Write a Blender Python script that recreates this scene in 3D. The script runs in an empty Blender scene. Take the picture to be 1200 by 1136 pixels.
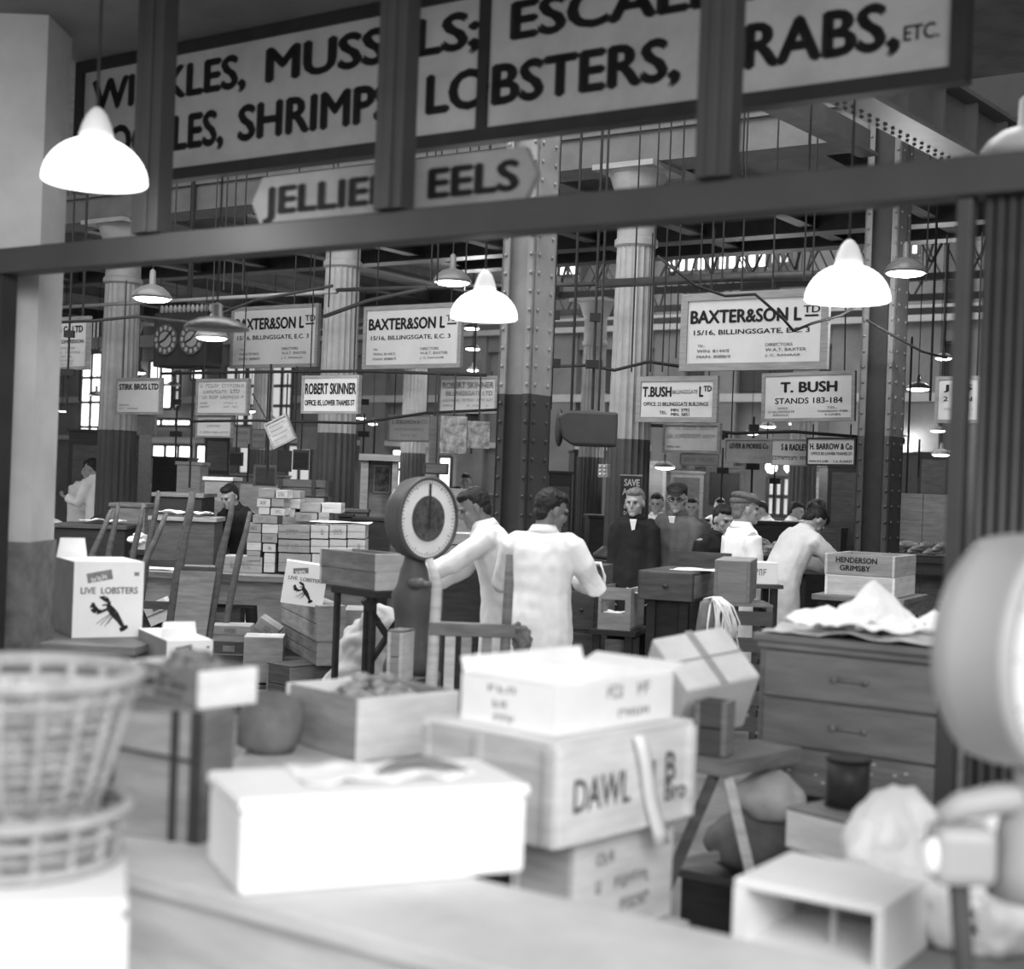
import bpy, math, random
from mathutils import Vector, Matrix, noise
S = bpy.context.scene
COL = S.collection
random.seed(7)
# ------------------------------------------------------------------ camera, world, light, exposure
F = 1690.0
ROLL = 0.037
CAMZ = 1.72
cd = bpy.data.cameras.new('camera')
cam = bpy.data.objects.new('camera', cd)
COL.objects.link(cam)
cd.sensor_width = 36.0
cd.lens = 36.0 * F / 1200.0
cd.clip_start = 0.1
cd.clip_end = 200
cam.matrix_world = Matrix.Translation((0, 0, CAMZ)) @ Matrix.Rotation(math.radians(90), 4, 'X') @ Matrix.Rotation(ROLL, 4, 'Z')
cd.dof.use_dof = True
cd.dof.focus_distance = 12.5
cd.dof.aperture_fstop = 1.9
S.camera = cam
S.view_settings.view_transform = 'Standard'
S.view_settings.look = 'None'
S.view_settings.gamma = 1.0
S.view_settings.use_curve_mapping = False
S.view_settings.exposure = 0.0
S.cycles.use_denoising = True
S.cycles.max_bounces = 6
w = bpy.data.worlds.new('world')
S.world = w
w.use_nodes = True
w.node_tree.nodes['Background'].inputs[0].default_value = (1, 1, 1, 1)
w.node_tree.nodes['Background'].inputs[1].default_value = 1.0


def area(name, loc, target, sx, sy, watts):
    l = bpy.data.lights.new(name, 'AREA')
    l.shape = 'RECTANGLE'
    l.size, l.size_y, l.energy = sx, sy, watts
    o = bpy.data.objects.new(name, l)
    COL.objects.link(o)
    o.location = loc
    o.rotation_euler = (Vector(target) - Vector(loc)).to_track_quat('-Z', 'Y').to_euler()
    return o


area('daylight_street_front', (2.0, -3.2, 4.3), (0.0, 4.0, 0.8), 5, 3, 560)
area('daylight_roof_near', (-2.6, 10.0, 7.3), (-2.4, 11.5, 0), 11.5, 4.5, 1100)
area('daylight_roof_far', (-1, 25.5, 7.3), (-1, 25, 0), 22, 7, 2000)

# ------------------------------------------------------------------ pixel helpers (1200 x 1136 frame)
CT, ST = math.cos(ROLL), math.sin(ROLL)


def uv(px, py):
    u, v = (px - 600) / F, (568 - py) / F
    return u * CT - v * ST, u * ST + v * CT


def W(px, py, d):
    a, b = uv(px, py)
    return Vector((d * a, d, CAMZ + d * b))


def Wz(px, py, z):
    a, b = uv(px, py)
    return W(px, py, (z - CAMZ) / b)


def solve(P, ddir, px):
    u = (px - 600) / F
    zz = P[2] - CAMZ
    return (u * P[1] - P[0] * CT - zz * ST) / (ddir[0] * CT - u * ddir[1])


AL = math.radians(-34)          # the hall's grid: x' runs towards the camera's right
E = Vector((math.cos(AL), math.sin(AL), 0))
N = Vector((-math.sin(AL), math.cos(AL), 0))


def onplane(O, ang, px, py):
    """local (s, z) of the pixel's ray on the vertical plane through O running along ang"""
    a, b = uv(px, py)
    e = (math.cos(ang), math.sin(ang))
    n = (-e[1], e[0])
    t = (O[0] * n[0] + O[1] * n[1]) / (a * n[0] + n[1])
    return (a * t - O[0]) * e[0] + (t - O[1]) * e[1], CAMZ + b * t


# ------------------------------------------------------------------ materials
MATS = {}


def M(name, p, rough=.7, kind='plain', amp=.25, scale=6.0, metal=0.0, spec=.3):
    if name in MATS:
        return MATS[name]
    m = bpy.data.materials.new(name)
    m.use_nodes = True
    nt = m.node_tree
    b = nt.nodes['Principled BSDF']
    b.inputs['Roughness'].default_value = rough
    b.inputs['Metallic'].default_value = metal
    b.inputs['Specular IOR Level'].default_value = spec
    v = (p / 255.0) ** 2.2
    tc = nt.nodes.new('ShaderNodeTexCoord')
    mp = nt.nodes.new('ShaderNodeMapping')
    nz = nt.nodes.new('ShaderNodeTexNoise')
    nz.inputs['Detail'].default_value = 5
    nz.inputs['Roughness'].default_value = .62
    nt.links.new(tc.outputs['Object'], mp.inputs['Vector'])
    nt.links.new(mp.outputs['Vector'], nz.inputs['Vector'])
    nz.inputs['Scale'].default_value = scale
    if kind == 'wood':
        mp.inputs['Scale'].default_value = (1, 1, 7)
    elif kind == 'woodv':
        mp.inputs['Scale'].default_value = (7, 7, 1)
    r = nt.nodes.new('ShaderNodeValToRGB')
    r.color_ramp.elements[0].position = .32
    r.color_ramp.elements[1].position = .68
    lo, hi = max(0.002, v * (1 - amp)), min(.95, v * (1 + amp))
    r.color_ramp.elements[0].color = (lo, lo, lo, 1)
    r.color_ramp.elements[1].color = (hi, hi, hi, 1)
    nt.links.new(nz.outputs['Fac'], r.inputs['Fac'])
    nt.links.new(r.outputs['Color'], b.inputs['Base Color'])
    if kind == 'rough':
        bp = nt.nodes.new('ShaderNodeBump')
        bp.inputs['Strength'].default_value = .5
        bp.inputs['Distance'].default_value = .01
        nt.links.new(nz.outputs['Fac'], bp.inputs['Height'])
        nt.links.new(bp.outputs['Normal'], b.inputs['Normal'])
    MATS[name] = m
    return m


def EM(name, strength, base=.9):
    if name in MATS:
        return MATS[name]
    m = bpy.data.materials.new(name)
    m.use_nodes = True
    b = m.node_tree.nodes['Principled BSDF']
    b.inputs['Base Color'].default_value = (base, base, base, 1)
    b.inputs['Emission Color'].default_value = (1, 1, 1, 1)
    b.inputs['Emission Strength'].default_value = strength
    MATS[name] = m
    return m


M('cream', 176, .8, 'plain', .12, 3)
M('plinth', 105, .85, 'rough', .35, 9)
M('soffit', 120, .8, 'plain', .2, 2)
M('darkpaint', 62, .5, 'plain', .15, 5)
M('greypaint', 92, .55, 'plain', .12, 4)
M('frameblack', 42, .6)
M('signwhite', 172, .5, 'plain', .07, 3)
M('signgrey', 160, .6, 'plain', .15, 3)
M('signdull', 120, .6, 'plain', .2, 4)
M('signframe', 120, .6, 'wood', .2, 5)
M('ink', 40, .7, 'plain', .2, 8)
M('inkgrey', 120, .7, 'plain', .3, 8)
M('beampaint', 58, .5, 'plain', .12, 4)
M('iron', 58, .5, 'plain', .25, 6)
M('ironlight', 138, .55, 'plain', .18, 4)
M('stonelight', 98, .8, 'plain', .15, 4)
M('stonedark', 70, .6, 'plain', .2, 4)
M('ceildark', 112, .8, 'plain', .25, 2)
M('wallgrey', 96, .85, 'plain', .2, 1.5)
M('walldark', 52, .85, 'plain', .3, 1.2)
M('walltrim', 140, .8, 'plain', .1, 3)
M('floorwet', 120, .35, 'rough', .3, 3)  # paled from dark stone to bounce light up to the ceilings
M('woodpale', 226, .75, 'wood', .14, 4)
M('woodlight', 186, .75, 'wood', .2, 4)
M('woodmid', 142, .75, 'wood', .25, 4)
M('woodgrey', 118, .75, 'wood', .3, 4)
M('wooddark', 78, .7, 'wood', .3, 4)
M('woodblack', 48, .6, 'wood', .3, 4)
M('chestwood', 122, .6, 'wood', .22, 3)
M('countertop', 196, .6, 'wood', .16, 3)
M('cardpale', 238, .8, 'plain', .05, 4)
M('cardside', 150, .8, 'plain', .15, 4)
M('poly', 248, .6, 'plain', .02, 6)
M('paper', 244, .8, 'plain', .04, 4)
M('paperdull', 205, .85, 'plain', .12, 6)
M('cloth', 246, .9, 'plain', .05, 5)
M('coat', 233, .9, 'plain', .09, 4)
M('coatgrey', 216, .9, 'plain', .14, 4)
M('overblack', 38, .9, 'plain', .25, 5)
M('overgrey', 96, .9, 'plain', .2, 9)
M('trousers', 45, .9)
M('skin', 152, .6, 'plain', .08, 8)
M('skindark', 120, .6, 'plain', .12, 8)
M('hair', 38, .6, 'plain', .35, 25)
M('hairgrey', 112, .7, 'plain', .35, 25)
M('tweed', 92, .9, 'plain', .3, 30)
M('shoe', 30, .4)
M('enamel', 95, .3, 'plain', .12, 5)
M('enamelgrey', 170, .35, 'plain', .08, 5)
M('enamelwhite', 235, .4, 'plain', .03, 5)
M('scalegrey', 162, .45, 'plain', .06, 4)
M('scaledark', 82, .5, 'plain', .2, 4)
M('scaleface', 225, .5, 'plain', .06, 6)
M('dialmotif', 80, .5, 'plain', .6, 28)
M('sack', 190, .95, 'rough', .18, 8)
M('sackdark', 110, .95, 'rough', .3, 8)
M('wicker', 166, .8, 'plain', .2, 20)
M('shells', 180, .8, 'rough', .5, 22)
M('weed', 120, .9, 'rough', .5, 25)
M('fish', 150, .35, 'plain', .5, 14)
M('rope', 232, .9, 'plain', .1, 25)
M('tin', 62, .4, 'plain', .2, 10)
M('picture', 110, .6, 'plain', .7, 16)
EM('opal', 2.6)
EM('bulb', 7.0)
EM('daypane', 2.2)
EM('daypane_dim', .42, .5)


# ------------------------------------------------------------------ mesh builder
class MB:
    def __init__(s):
        s.v, s.f = [], []

    def add(s, vs, fs):
        n = len(s.v)
        s.v += [tuple(v) for v in vs]
        s.f += [tuple(i + n for i in f) for f in fs]
        return s

    def box(s, x0, x1, y0, y1, z0, z1, M4=None):
        vs = [Vector(p) for p in ((x0, y0, z0), (x1, y0, z0), (x1, y1, z0), (x0, y1, z0), (x0, y0, z1), (x1, y0, z1), (x1, y1, z1), (x0, y1, z1))]
        if M4 is not None:
            vs = [M4 @ v for v in vs]
        return s.add(vs, [(3, 2, 1, 0), (4, 5, 6, 7), (0, 1, 5, 4), (1, 2, 6, 5), (2, 3, 7, 6), (3, 0, 4, 7)])

    def bar(s, a, b, w, t, up=(0, 0, 1)):
        a, b = Vector(a), Vector(b)
        d = (b - a).normalized()
        up = Vector(up)
        if abs(d.dot(up)) > .95:
            up = Vector((0, 1, 0))
        x = d.cross(up).normalized()
        y = x.cross(d)
        vs = [p + x * (w / 2 * i) + y * (t / 2 * j) for p in (a, b) for i, j in ((-1, -1), (1, -1), (1, 1), (-1, 1))]
        return s.add(vs, [(3, 2, 1, 0), (4, 5, 6, 7), (0, 1, 5, 4), (1, 2, 6, 5), (2, 3, 7, 6), (3, 0, 4, 7)])

    def tube(s, pts, r, n=8):
        pts = [Vector(p) for p in pts]
        rs = r if isinstance(r, (list, tuple)) else [r] * len(pts)
        rings = []
        for i, p in enumerate(pts):
            d = (pts[min(i + 1, len(pts) - 1)] - pts[max(i - 1, 0)]).normalized()
            up = Vector((0, 0, 1)) if abs(d.z) < .9 else Vector((0, 1, 0))
            x = d.cross(up).normalized()
            y = x.cross(d)
            rings.append([p + (x * math.cos(2 * math.pi * k / n) + y * math.sin(2 * math.pi * k / n)) * rs[i] for k in range(n)])
        return s.loft(rings)

    def loft(s, rings, closed=False):
        n = len(rings[0])
        vs = [v for r in rings for v in r]
        fs = []
        m = len(rings)
        for i in range(m if closed else m - 1):
            j = (i + 1) % m
            for k in range(n):
                fs.append((i * n + k, i * n + (k + 1) % n, j * n + (k + 1) % n, j * n + k))
        if not closed:
            fs.append(tuple(range(n))[::-1])
            fs.append(tuple((m - 1) * n + k for k in range(n)))
        return s.add(vs, fs)

    def lathe(s, prof, n=24, M4=None, mod=None):
        rings = []
        for r, z in prof:
            ring = []
            for k in range(n):
                a = 2 * math.pi * k / n
                rr = r * (mod(a) if mod else 1)
                v = Vector((rr * math.cos(a), rr * math.sin(a), z))
                ring.append(M4 @ v if M4 is not None else v)
            rings.append(ring)
        return s.loft(rings)

    def ell(s, c, r, n=12, m=8, R=None):
        c = Vector(c)
        rings = []
        for i in range(m + 1):
            t = math.pi * (i + (.02 if i == 0 else -.02 if i == m else 0)) / m
            ring = []
            for k in range(n):
                a = 2 * math.pi * k / n
                v = Vector((r[0] * math.sin(t) * math.cos(a), r[1] * math.sin(t) * math.sin(a), -r[2] * math.cos(t)))
                ring.append(c + (R @ v if R is not None else v))
            rings.append(ring)
        return s.loft(rings)

    def prism(s, poly, y0, y1, M4=None):
        n = len(poly)
        vs = [Vector((x, y, z)) for y in (y0, y1) for x, z in poly]
        if M4 is not None:
            vs = [M4 @ v for v in vs]
        fs = [tuple(range(n)), tuple(range(n, 2 * n))[::-1]] + [(i, i + n, (i + 1) % n + n, (i + 1) % n) for i in range(n)]
        return s.add(vs, fs)

    def build(s, name, mat, parent=None, loc=(0, 0, 0), rz=0, smooth=False, bevel=0):
        me = bpy.data.meshes.new(name)
        me.from_pydata(s.v, [], s.f)
        me.materials.append(MATS[mat] if isinstance(mat, str) else mat)
        if smooth:
            me.polygons.foreach_set('use_smooth', [True] * len(me.polygons))
        me.update()
        o = bpy.data.objects.new(name, me)
        COL.objects.link(o)
        o.parent = parent
        o.location = loc
        o.rotation_euler = (0, 0, rz)
        if bevel:
            b = o.modifiers.new('edge', 'BEVEL')
            b.width = bevel
            b.segments = 2
            b.limit_method = 'ANGLE'
        return o


def tag(o, label, cat=None, group=None, kind=None):
    o['label'] = label
    if cat:
        o['category'] = cat
    if group:
        o['group'] = group
    if kind:
        o['kind'] = kind
    return o


def thing(name, label, cat, loc=(0, 0, 0), rz=0, group=None, rot=None):
    o = bpy.data.objects.new(name, None)
    COL.objects.link(o)
    o.location = loc
    o.rotation_euler = rot if rot else (0, 0, rz)
    o.empty_display_size = .1
    return tag(o, label, cat, group)


def struct(o):
    o['kind'] = 'structure'
    return o


def bake(o, mods):
    """apply modifiers: list of (type, {settings})"""
    for t, st in mods:
        m = o.modifiers.new(t, t)
        for k, v in st.items():
            setattr(m, k, v)
    dg = bpy.context.evaluated_depsgraph_get()
    me = bpy.data.meshes.new_from_object(o.evaluated_get(dg))
    o.modifiers.clear()
    old = o.data
    o.data = me
    bpy.data.meshes.remove(old)
    me.polygons.foreach_set('use_smooth', [True] * len(me.polygons))
    return o


# ------------------------------------------------------------------ lettering
GLYPH = {}


def text_shape(s, bold):
    key = (s, bold)
    if key not in GLYPH:
        cu = bpy.data.curves.new('t', 'FONT')
        cu.body = s
        cu.size = 1
        cu.offset = 0
        cu.resolution_u = 3
        o = bpy.data.objects.new('t', cu)
        COL.objects.link(o)
        dg = bpy.context.evaluated_depsgraph_get()
        me = bpy.data.meshes.new_from_object(o.evaluated_get(dg))
        vs = [(v.co.x, v.co.y) for v in me.vertices]
        fs = [tuple(p.vertices) for p in me.polygons]
        bpy.data.objects.remove(o)
        bpy.data.curves.remove(cu)
        bpy.data.meshes.remove(me)
        if bold > 0:
            q = bold * .9
            n = len(vs)
            v0, f0 = vs, fs
            vs, fs = [], []
            for i, (dx, dy) in enumerate(((-q, 0), (q, 0), (0, -q * .7), (0, q * .7))):
                vs = vs + [(x + dx, y + dy) for x, y in v0]
                fs = fs + [tuple(k + n * i for k in f) for f in f0]
        GLYPH[key] = (vs, fs)
    return GLYPH[key]


def letters(mb, s, x0, x1, z0, z1, y=-.004, bold=.02, T=None):
    """flat lettering in the xz plane facing -y, fitted to the rectangle"""
    if s[0] == '~':                    # writing too small or too worn to read: strokes only
        n = int(s[1:])
        rnd = random.Random(n * 31 + int(abs(x0) * 1e4) + int(abs(z0) * 1e4))
        cw = (x1 - x0) / n
        for i in range(n):
            if rnd.random() < .14:
                continue
            xa = x0 + i * cw
            q = cw * .74
            rects = [(0, .26, 0, 1)]
            rects += rnd.sample([(.26, 1, .84, 1), (.26, 1, 0, .16), (.26, .9, .42, .58), (.74, 1, 0, 1), (.74, 1, .5, 1)], 2)
            for (p0, p1, r0_, r1_) in rects:
                v4 = [Vector((xa + q * p, y, z0 + (z1 - z0) * r)) for p, r in ((p0, r0_), (p1, r0_), (p1, r1_), (p0, r1_))]
                mb.add([T @ v for v in v4] if T is not None else v4, [(0, 1, 2, 3)])
        return mb
    vs, fs = text_shape(s, bold)
    if not vs:
        return mb
    a, b = min(v[0] for v in vs), max(v[0] for v in vs)
    c, d = min(v[1] for v in vs), max(v[1] for v in vs)
    out = []
    for v in vs:
        p = Vector((x0 + (v[0] - a) / (b - a) * (x1 - x0), y, z0 + (v[1] - c) / max(d - c, 1e-6) * (z1 - z0)))
        out.append(T @ p if T is not None else p)
    return mb.add(out, fs)


# ------------------------------------------------------------------ boxes
def basept(xc, yb, d=None, zb=None):
    if zb is not None and d is None:
        return Wz(xc, yb, zb)
    p = W(xc, yb, d)
    if zb is not None:
        p.z = zb
    return p


def boxdims(xc, yt, yb, xl, xr, phi, d=None, zb=None, L=None, Wd=None, H=None):
    f = math.radians(phi)
    P = basept(xc, yb, d, zb)
    if H is None:
        H = CAMZ + P.y * uv(xc, yt)[1] - P.z
    if xr is not None:
        L = solve(P, (math.cos(f), math.sin(f)), xr)
    if xl is not None:
        Wd = solve(P, (-math.sin(f), math.cos(f)), xl)
    return P, f, L, Wd, H


def slab(mb, x0, x1, y0, y1, z0, z1, n, gap, axis):
    """n boards side by side up z"""
    h = (z1 - z0 - gap * (n - 1)) / n
    for i in range(n):
        a = z0 + i * (h + gap)
        mb.box(x0, x1, y0, y1, a, a + h)
    return mb


def crate(label, xc, yt, yb, xl, xr, phi, d=None, zb=None, L=.5, Wd=.35, H=None, ends='x', endmat='woodlight', sidemat='woodmid',
          lid=None, name='wooden_crate', cat='crate', group=None, boards=2, t=.014, small=False, text=None, textside='x', bevel=.003, inkmat='inkgrey'):
    """corner edge at the origin, +x along the face seen to its right, +y along the face seen to its left.
    ends='x': the thick end boards are the faces along x (the right one in view), else those along y"""
    P, f, L, Wd, H = boxdims(xc, yt, yb, xl, xr, phi, d, zb, L, Wd, H)
    L, Wd, H = max(L, .04), max(Wd, .04), max(H, .03)
    if small:
        mb = MB()
        mb.box(.004, L - .004, .004, Wd - .004, 0, H)
        slab(mb, 0, L, 0, Wd, .002, H, boards, .006, 'z')
        o = mb.build(name, endmat, None, P, f)
        tag(o, label, cat, group)
        return o, P.z + H, P
    o = thing(name, label, cat, P, f, group)
    g = .005
    if ends == 'x':
        for y in (0, Wd - .02):
            MB().box(0, L, y, y + .02, 0, H).build('end_panel', endmat, o, bevel=bevel)
        for x in (0, L - t):
            slab(MB(), x, x + t, .02, Wd - .02, 0, H, boards, g, 'z').build('side_boards', sidemat, o, bevel=bevel)
    else:
        for x in (0, L - .02):
            MB().box(x, x + .02, 0, Wd, 0, H).build('end_panel', endmat, o, bevel=bevel)
        for y in (0, Wd - t):
            slab(MB(), .02, L - .02, y, y + t, 0, H, boards, g, 'z').build('side_boards', sidemat, o, bevel=bevel)
    MB().box(.014, L - .014, .014, Wd - .014, 0.004, .014).build('bottom', sidemat, o)
    if lid:
        MB().box(0, L, 0, Wd, H + .0005, H + .012).build('lid', lid, o, bevel=bevel)
        H += .0125
    if text:
        for (s, a, b, c, e) in text:
            mb = MB()
            if textside == 'x':
                letters(mb, s, a * L, b * L, c * H, e * H, -.003)
            else:
                letters(mb, s, a * Wd, b * Wd, c * H, e * H, -.003, T=Matrix(((0, 1, 0, 0), (-1, 0, 0, Wd), (0, 0, 1, 0), (0, 0, 0, 1))))
            mb.build('stencil_lettering', inkmat, o)
    return o, P.z + H, P


def lobster_print(mb, x0, z0, w, T=None, y=-.003):
    """a lobster seen from above, head up and to the side, drawn in flat shapes"""
    def poly(pts):
        vs = [Vector((x0 + a * w, y, z0 + b * w)) for a, b in pts]
        if T is not None:
            vs = [T @ v for v in vs]
        mb.add(vs, [tuple(range(len(pts)))])

    def strip(pts, ws):
        for i in range(len(pts) - 1):
            (a, b), (c, d) = pts[i], pts[i + 1]
            l = math.hypot(c - a, d - b) or 1
            nx, nz = -(d - b) / l, (c - a) / l
            poly([(a + nx * ws[i], b + nz * ws[i]), (c + nx * ws[i + 1], d + nz * ws[i + 1]), (c - nx * ws[i + 1], d - nz * ws[i + 1]), (a - nx * ws[i], b - nz * ws[i])])
    strip([(.42, .72), (.5, .6), (.62, .46), (.74, .3), (.84, .14), (.9, .06)], [.03, .09, .1, .07, .05, .04])
    strip([(.78, .02), (.88, .08), (.98, .12)], [.05, .07, .04])
    strip([(.5, .66), (.46, .78), (.36, .86), (.22, .9)], [.03, .05, .07, .02])
    strip([(.46, .6), (.3, .52), (.16, .52), (.06, .62), (.06, .76)], [.03, .04, .08, .09, .03])
    strip([(.4, .7), (.3, .68)], [.02, .02])
    for a, b in ((.1, .1), (.2, .06), (.32, .02), (.4, .1)):
        strip([(.5 + .4 * (a - .1), .45), (a + .06, b + .1)], [.01, .008])
    return mb


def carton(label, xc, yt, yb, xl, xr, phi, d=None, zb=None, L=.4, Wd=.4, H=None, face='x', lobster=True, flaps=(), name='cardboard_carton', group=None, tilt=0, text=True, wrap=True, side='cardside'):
    P, f, L, Wd, H = boxdims(xc, yt, yb, xl, xr, phi, d, zb, L, Wd, H)
    o = thing(name, label, 'carton', P, f, group, rot=(0, tilt, f))
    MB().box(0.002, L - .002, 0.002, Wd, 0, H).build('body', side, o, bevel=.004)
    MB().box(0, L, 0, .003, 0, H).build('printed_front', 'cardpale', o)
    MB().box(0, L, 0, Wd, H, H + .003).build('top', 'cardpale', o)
    for (x0, x1, yy, dz, dy) in flaps:
        mb = MB()
        mb.prism([(x0 * L, 0), (x1 * L, 0), ((x1 - .06) * L, dz), ((x0 + .03) * L, dz)], 0, .004, Matrix.Translation((0, yy * Wd, H + .003)) @ Matrix.Rotation(dy, 4, 'X'))
        mb.build('flap', 'cardpale', o)
    mb, mg = MB(), MB()
    if lobster:
        letters(MB(), 'LIVE  LOBSTERS', .1 * L, .92 * L, .58 * H, .67 * H, -.002, .03).build('lettering', 'inkgrey', o)
        lobster_print(mb, .25 * L, .08 * H, .6 * L * min(1, H / L * .85), y=-.002)
        mb.build('lobster_picture', 'ink', o)
    if text:
        Tm = Matrix.Rotation(-.18, 4, 'Y')
        mg.box(0, .36 * L, -.001, 0, 0, .13 * H, Matrix.Translation((.2 * L, -.0, .72 * H)) @ Tm)
        mg.box(.86 * L, .93 * L, -.001, 0, .82 * H, .87 * H)
        mw = MB()
        for k in range(3):
            mw.tube([(.24 * L + k * .08 * L + .07 * L * i / 5, -.003, .745 * H + .02 * H * k + .035 * H * math.sin(i * 2.1 + k) + .02 * H) for i in range(6)], .0025, 4)
        mw.build('ribbon_script', 'cardpale', o)
        mg.build('print', 'inkgrey', o)
    return o, P.z + H, P


# ------------------------------------------------------------------ heaps and sheets
def lumps(name, label, cat, c, r, h, n, mat, size=.04, kind='stuff', parent=None, seed=1):
    rnd = random.Random(seed)
    mb = MB()
    for i in range(n):
        a, q = rnd.uniform(0, 6.283), math.sqrt(rnd.random())
        x, y = r[0] * q * math.cos(a), r[1] * q * math.sin(a)
        z = h * (1 - q * q) * rnd.uniform(.4, 1) + size * .3
        s = size * rnd.uniform(.6, 1.3)
        R = Matrix.Rotation(rnd.uniform(0, 6.28), 3, 'Z') @ Matrix.Rotation(rnd.uniform(-.5, .5), 3, 'X')
        mb.ell((x, y, z), (s * 1.5, s * .8, s * .55), 8, 5, R)
    mb.ell((0, 0, 0), (r[0], r[1], h * .7), 14, 6)
    mb.v = [(x, y, max(z, 0.0)) for x, y, z in mb.v]
    o = mb.build(name, mat, parent, c, smooth=True)
    if parent is None:
        tag(o, label, cat, None, kind)
    return o


def sheet(name, label, cat, c, sx, sy, amp, mat='paper', seed=0, rot=(0, 0, 0), n=18, peak=0, parent=None, group=None, freq=5.0, thick=.004):
    """a creased sheet lying on z=c.z, its folds rising from there"""
    vs, fs = [], []
    pts = {}
    zs = []
    for j in range(n + 1):
        for i in range(n + 1):
            x, y = (i / n - .5) * sx, (j / n - .5) * sy
            q = Vector((x * freq + seed * 7.3, y * freq, seed * 3.1))
            z = amp * (abs(noise.noise(q)) * 1.3 + abs(noise.noise(q * 2.3)) * .5)
            k = max(0, 1 - math.hypot(x / sx * 2.2, y / sy * 2.2))
            z += peak * k
            x += .25 * amp * noise.noise(q + Vector((9, 0, 0)))
            y += .25 * amp * noise.noise(q + Vector((0, 9, 0)))
            vs.append((x, y, z))
            zs.append(z)
    mn = min(zs)
    vs = [(x, y, z - mn) for x, y, z in vs]
    for j in range(n):
        for i in range(n):
            a = j * (n + 1) + i
            fs.append((a, a + 1, a + n + 2, a + n + 1))
    mb = MB()
    mb.add(vs, fs)
    o = mb.build(name, mat, parent, c)
    o.rotation_euler = rot
    m = o.modifiers.new('thickness', 'SOLIDIFY')
    m.thickness = thick
    m.offset = 1
    if parent is None:
        tag(o, label, cat, group)
    return o

# ================================================================== the setting
struct(MB().box(-30, 25, -4, 48, -.1, 0).build('floor', 'floorwet'))
FO = Vector((0, 4.8, 0))                      # stall front plane
WALLO = Vector((0, 0, 0))


def fs(px, py=300, off=0.0):
    return onplane(FO + N * off, AL, px, py)


def gbuild(mb, name, mat, org, bevel=0, smooth=False, rz=AL):
    return mb.build(name, mat, None, org, rz, smooth, bevel)


ZCE = onplane(FO + N * .85, AL, 440, 20)[1] + .058
xr = W(77, 250, 6.95).x
zb = W(40, 636, 6.6).z
struct(MB().box(xr - 2.6, xr, 6.6, 6.95, zb, ZCE).build('wall_left', 'cream'))
struct(MB().box(xr - 2.6, xr + .012, 6.585, 6.96, 0, zb).build('baseboard_left', 'plinth'))
# stall soffit
struct(gbuild(MB().box(-7, 4.2, -1.7, 1.0, ZCE, ZCE + .13), 'ceiling', 'soffit', FO))
# hall roof and end walls
struct(MB().box(-34, 26, 6.5, 46, 7.6, 7.8).build('ceiling_hall', 'ceildark'))
struct(gbuild(MB().box(-34, 24, 26, 26.4, 0, 8), 'wall_back', 'wallgrey', (0, 0, 0)))
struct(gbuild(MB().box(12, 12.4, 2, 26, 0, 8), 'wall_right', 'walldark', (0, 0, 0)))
WB = N * 26


def wz(px, py, off=-.02):
    return onplane(WB + N * off, AL, px, py)


tn = 2
for z0, z1, dy, mat in ((4.95, 5.25, .3, 'walltrim'), (4.6, 4.95, .12, 'wallgrey'), (3.5, 3.66, .2, 'walltrim'), (2.5, 2.62, .15, 'walltrim'), (6.9, 7.2, .3, 'walltrim')):
    struct(gbuild(MB().box(-34, 11.9, -dy, -.001, z0, z1), 'trim_%d' % tn, mat, WB))
    tn += 1
for px in (30, 260, 445, 560, 665, 790, 850, 1000, 1085, 1150):
    s0, _ = wz(px, 400)
    struct(gbuild(MB().box(s0 - .35, s0 + .35, -.18, -.001, 0, 7.4), 'trim_%d' % tn, 'wallgrey', WB))
    tn += 1
mb = MB()
for px0, px1 in ((640, 658), (690, 760), (800, 840), (865, 990), (1010, 1040), (1060, 1078), (1095, 1140)):
    a, b = wz(px0, 430)[0], wz(px1, 430)[0]
    mb.box(a, b, -.05, -.001, 3.72, 4.55)
    mb.box(a, b, -.05, -.001, 5.3, 5.75)
struct(gbuild(mb, 'trim_%d' % tn, 'walldark', WB))
tn += 1
wn = 1


def window(px0, px1, py0, py1, mat='daypane', nx=2, nz=3, fr='darkpaint'):
    global wn
    a, b = wz(px0, (py0 + py1) / 2)[0], wz(px1, (py0 + py1) / 2)[0]
    z1, z0 = wz((px0 + px1) / 2, py0)[1], wz((px0 + px1) / 2, py1)[1]
    z0 = max(z0, .02)
    root = struct(gbuild(MB().box(a, b, -.06, -.03, z0, z1), 'window_%d' % wn, mat, WB + N * -.18))
    mb = MB()
    fw = .035
    for i in range(nx + 1):
        x = a + (b - a) * i / nx
        mb.box(x - fw, x + fw, -.1, -.061, z0, z1)
    for i in range(nz + 1):
        z = z0 + (z1 - z0) * i / nz
        mb.box(a, b, -.1, -.061, z - fw, z + fw)
    mb.build('window_frame', fr, root)
    wn += 1


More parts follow.
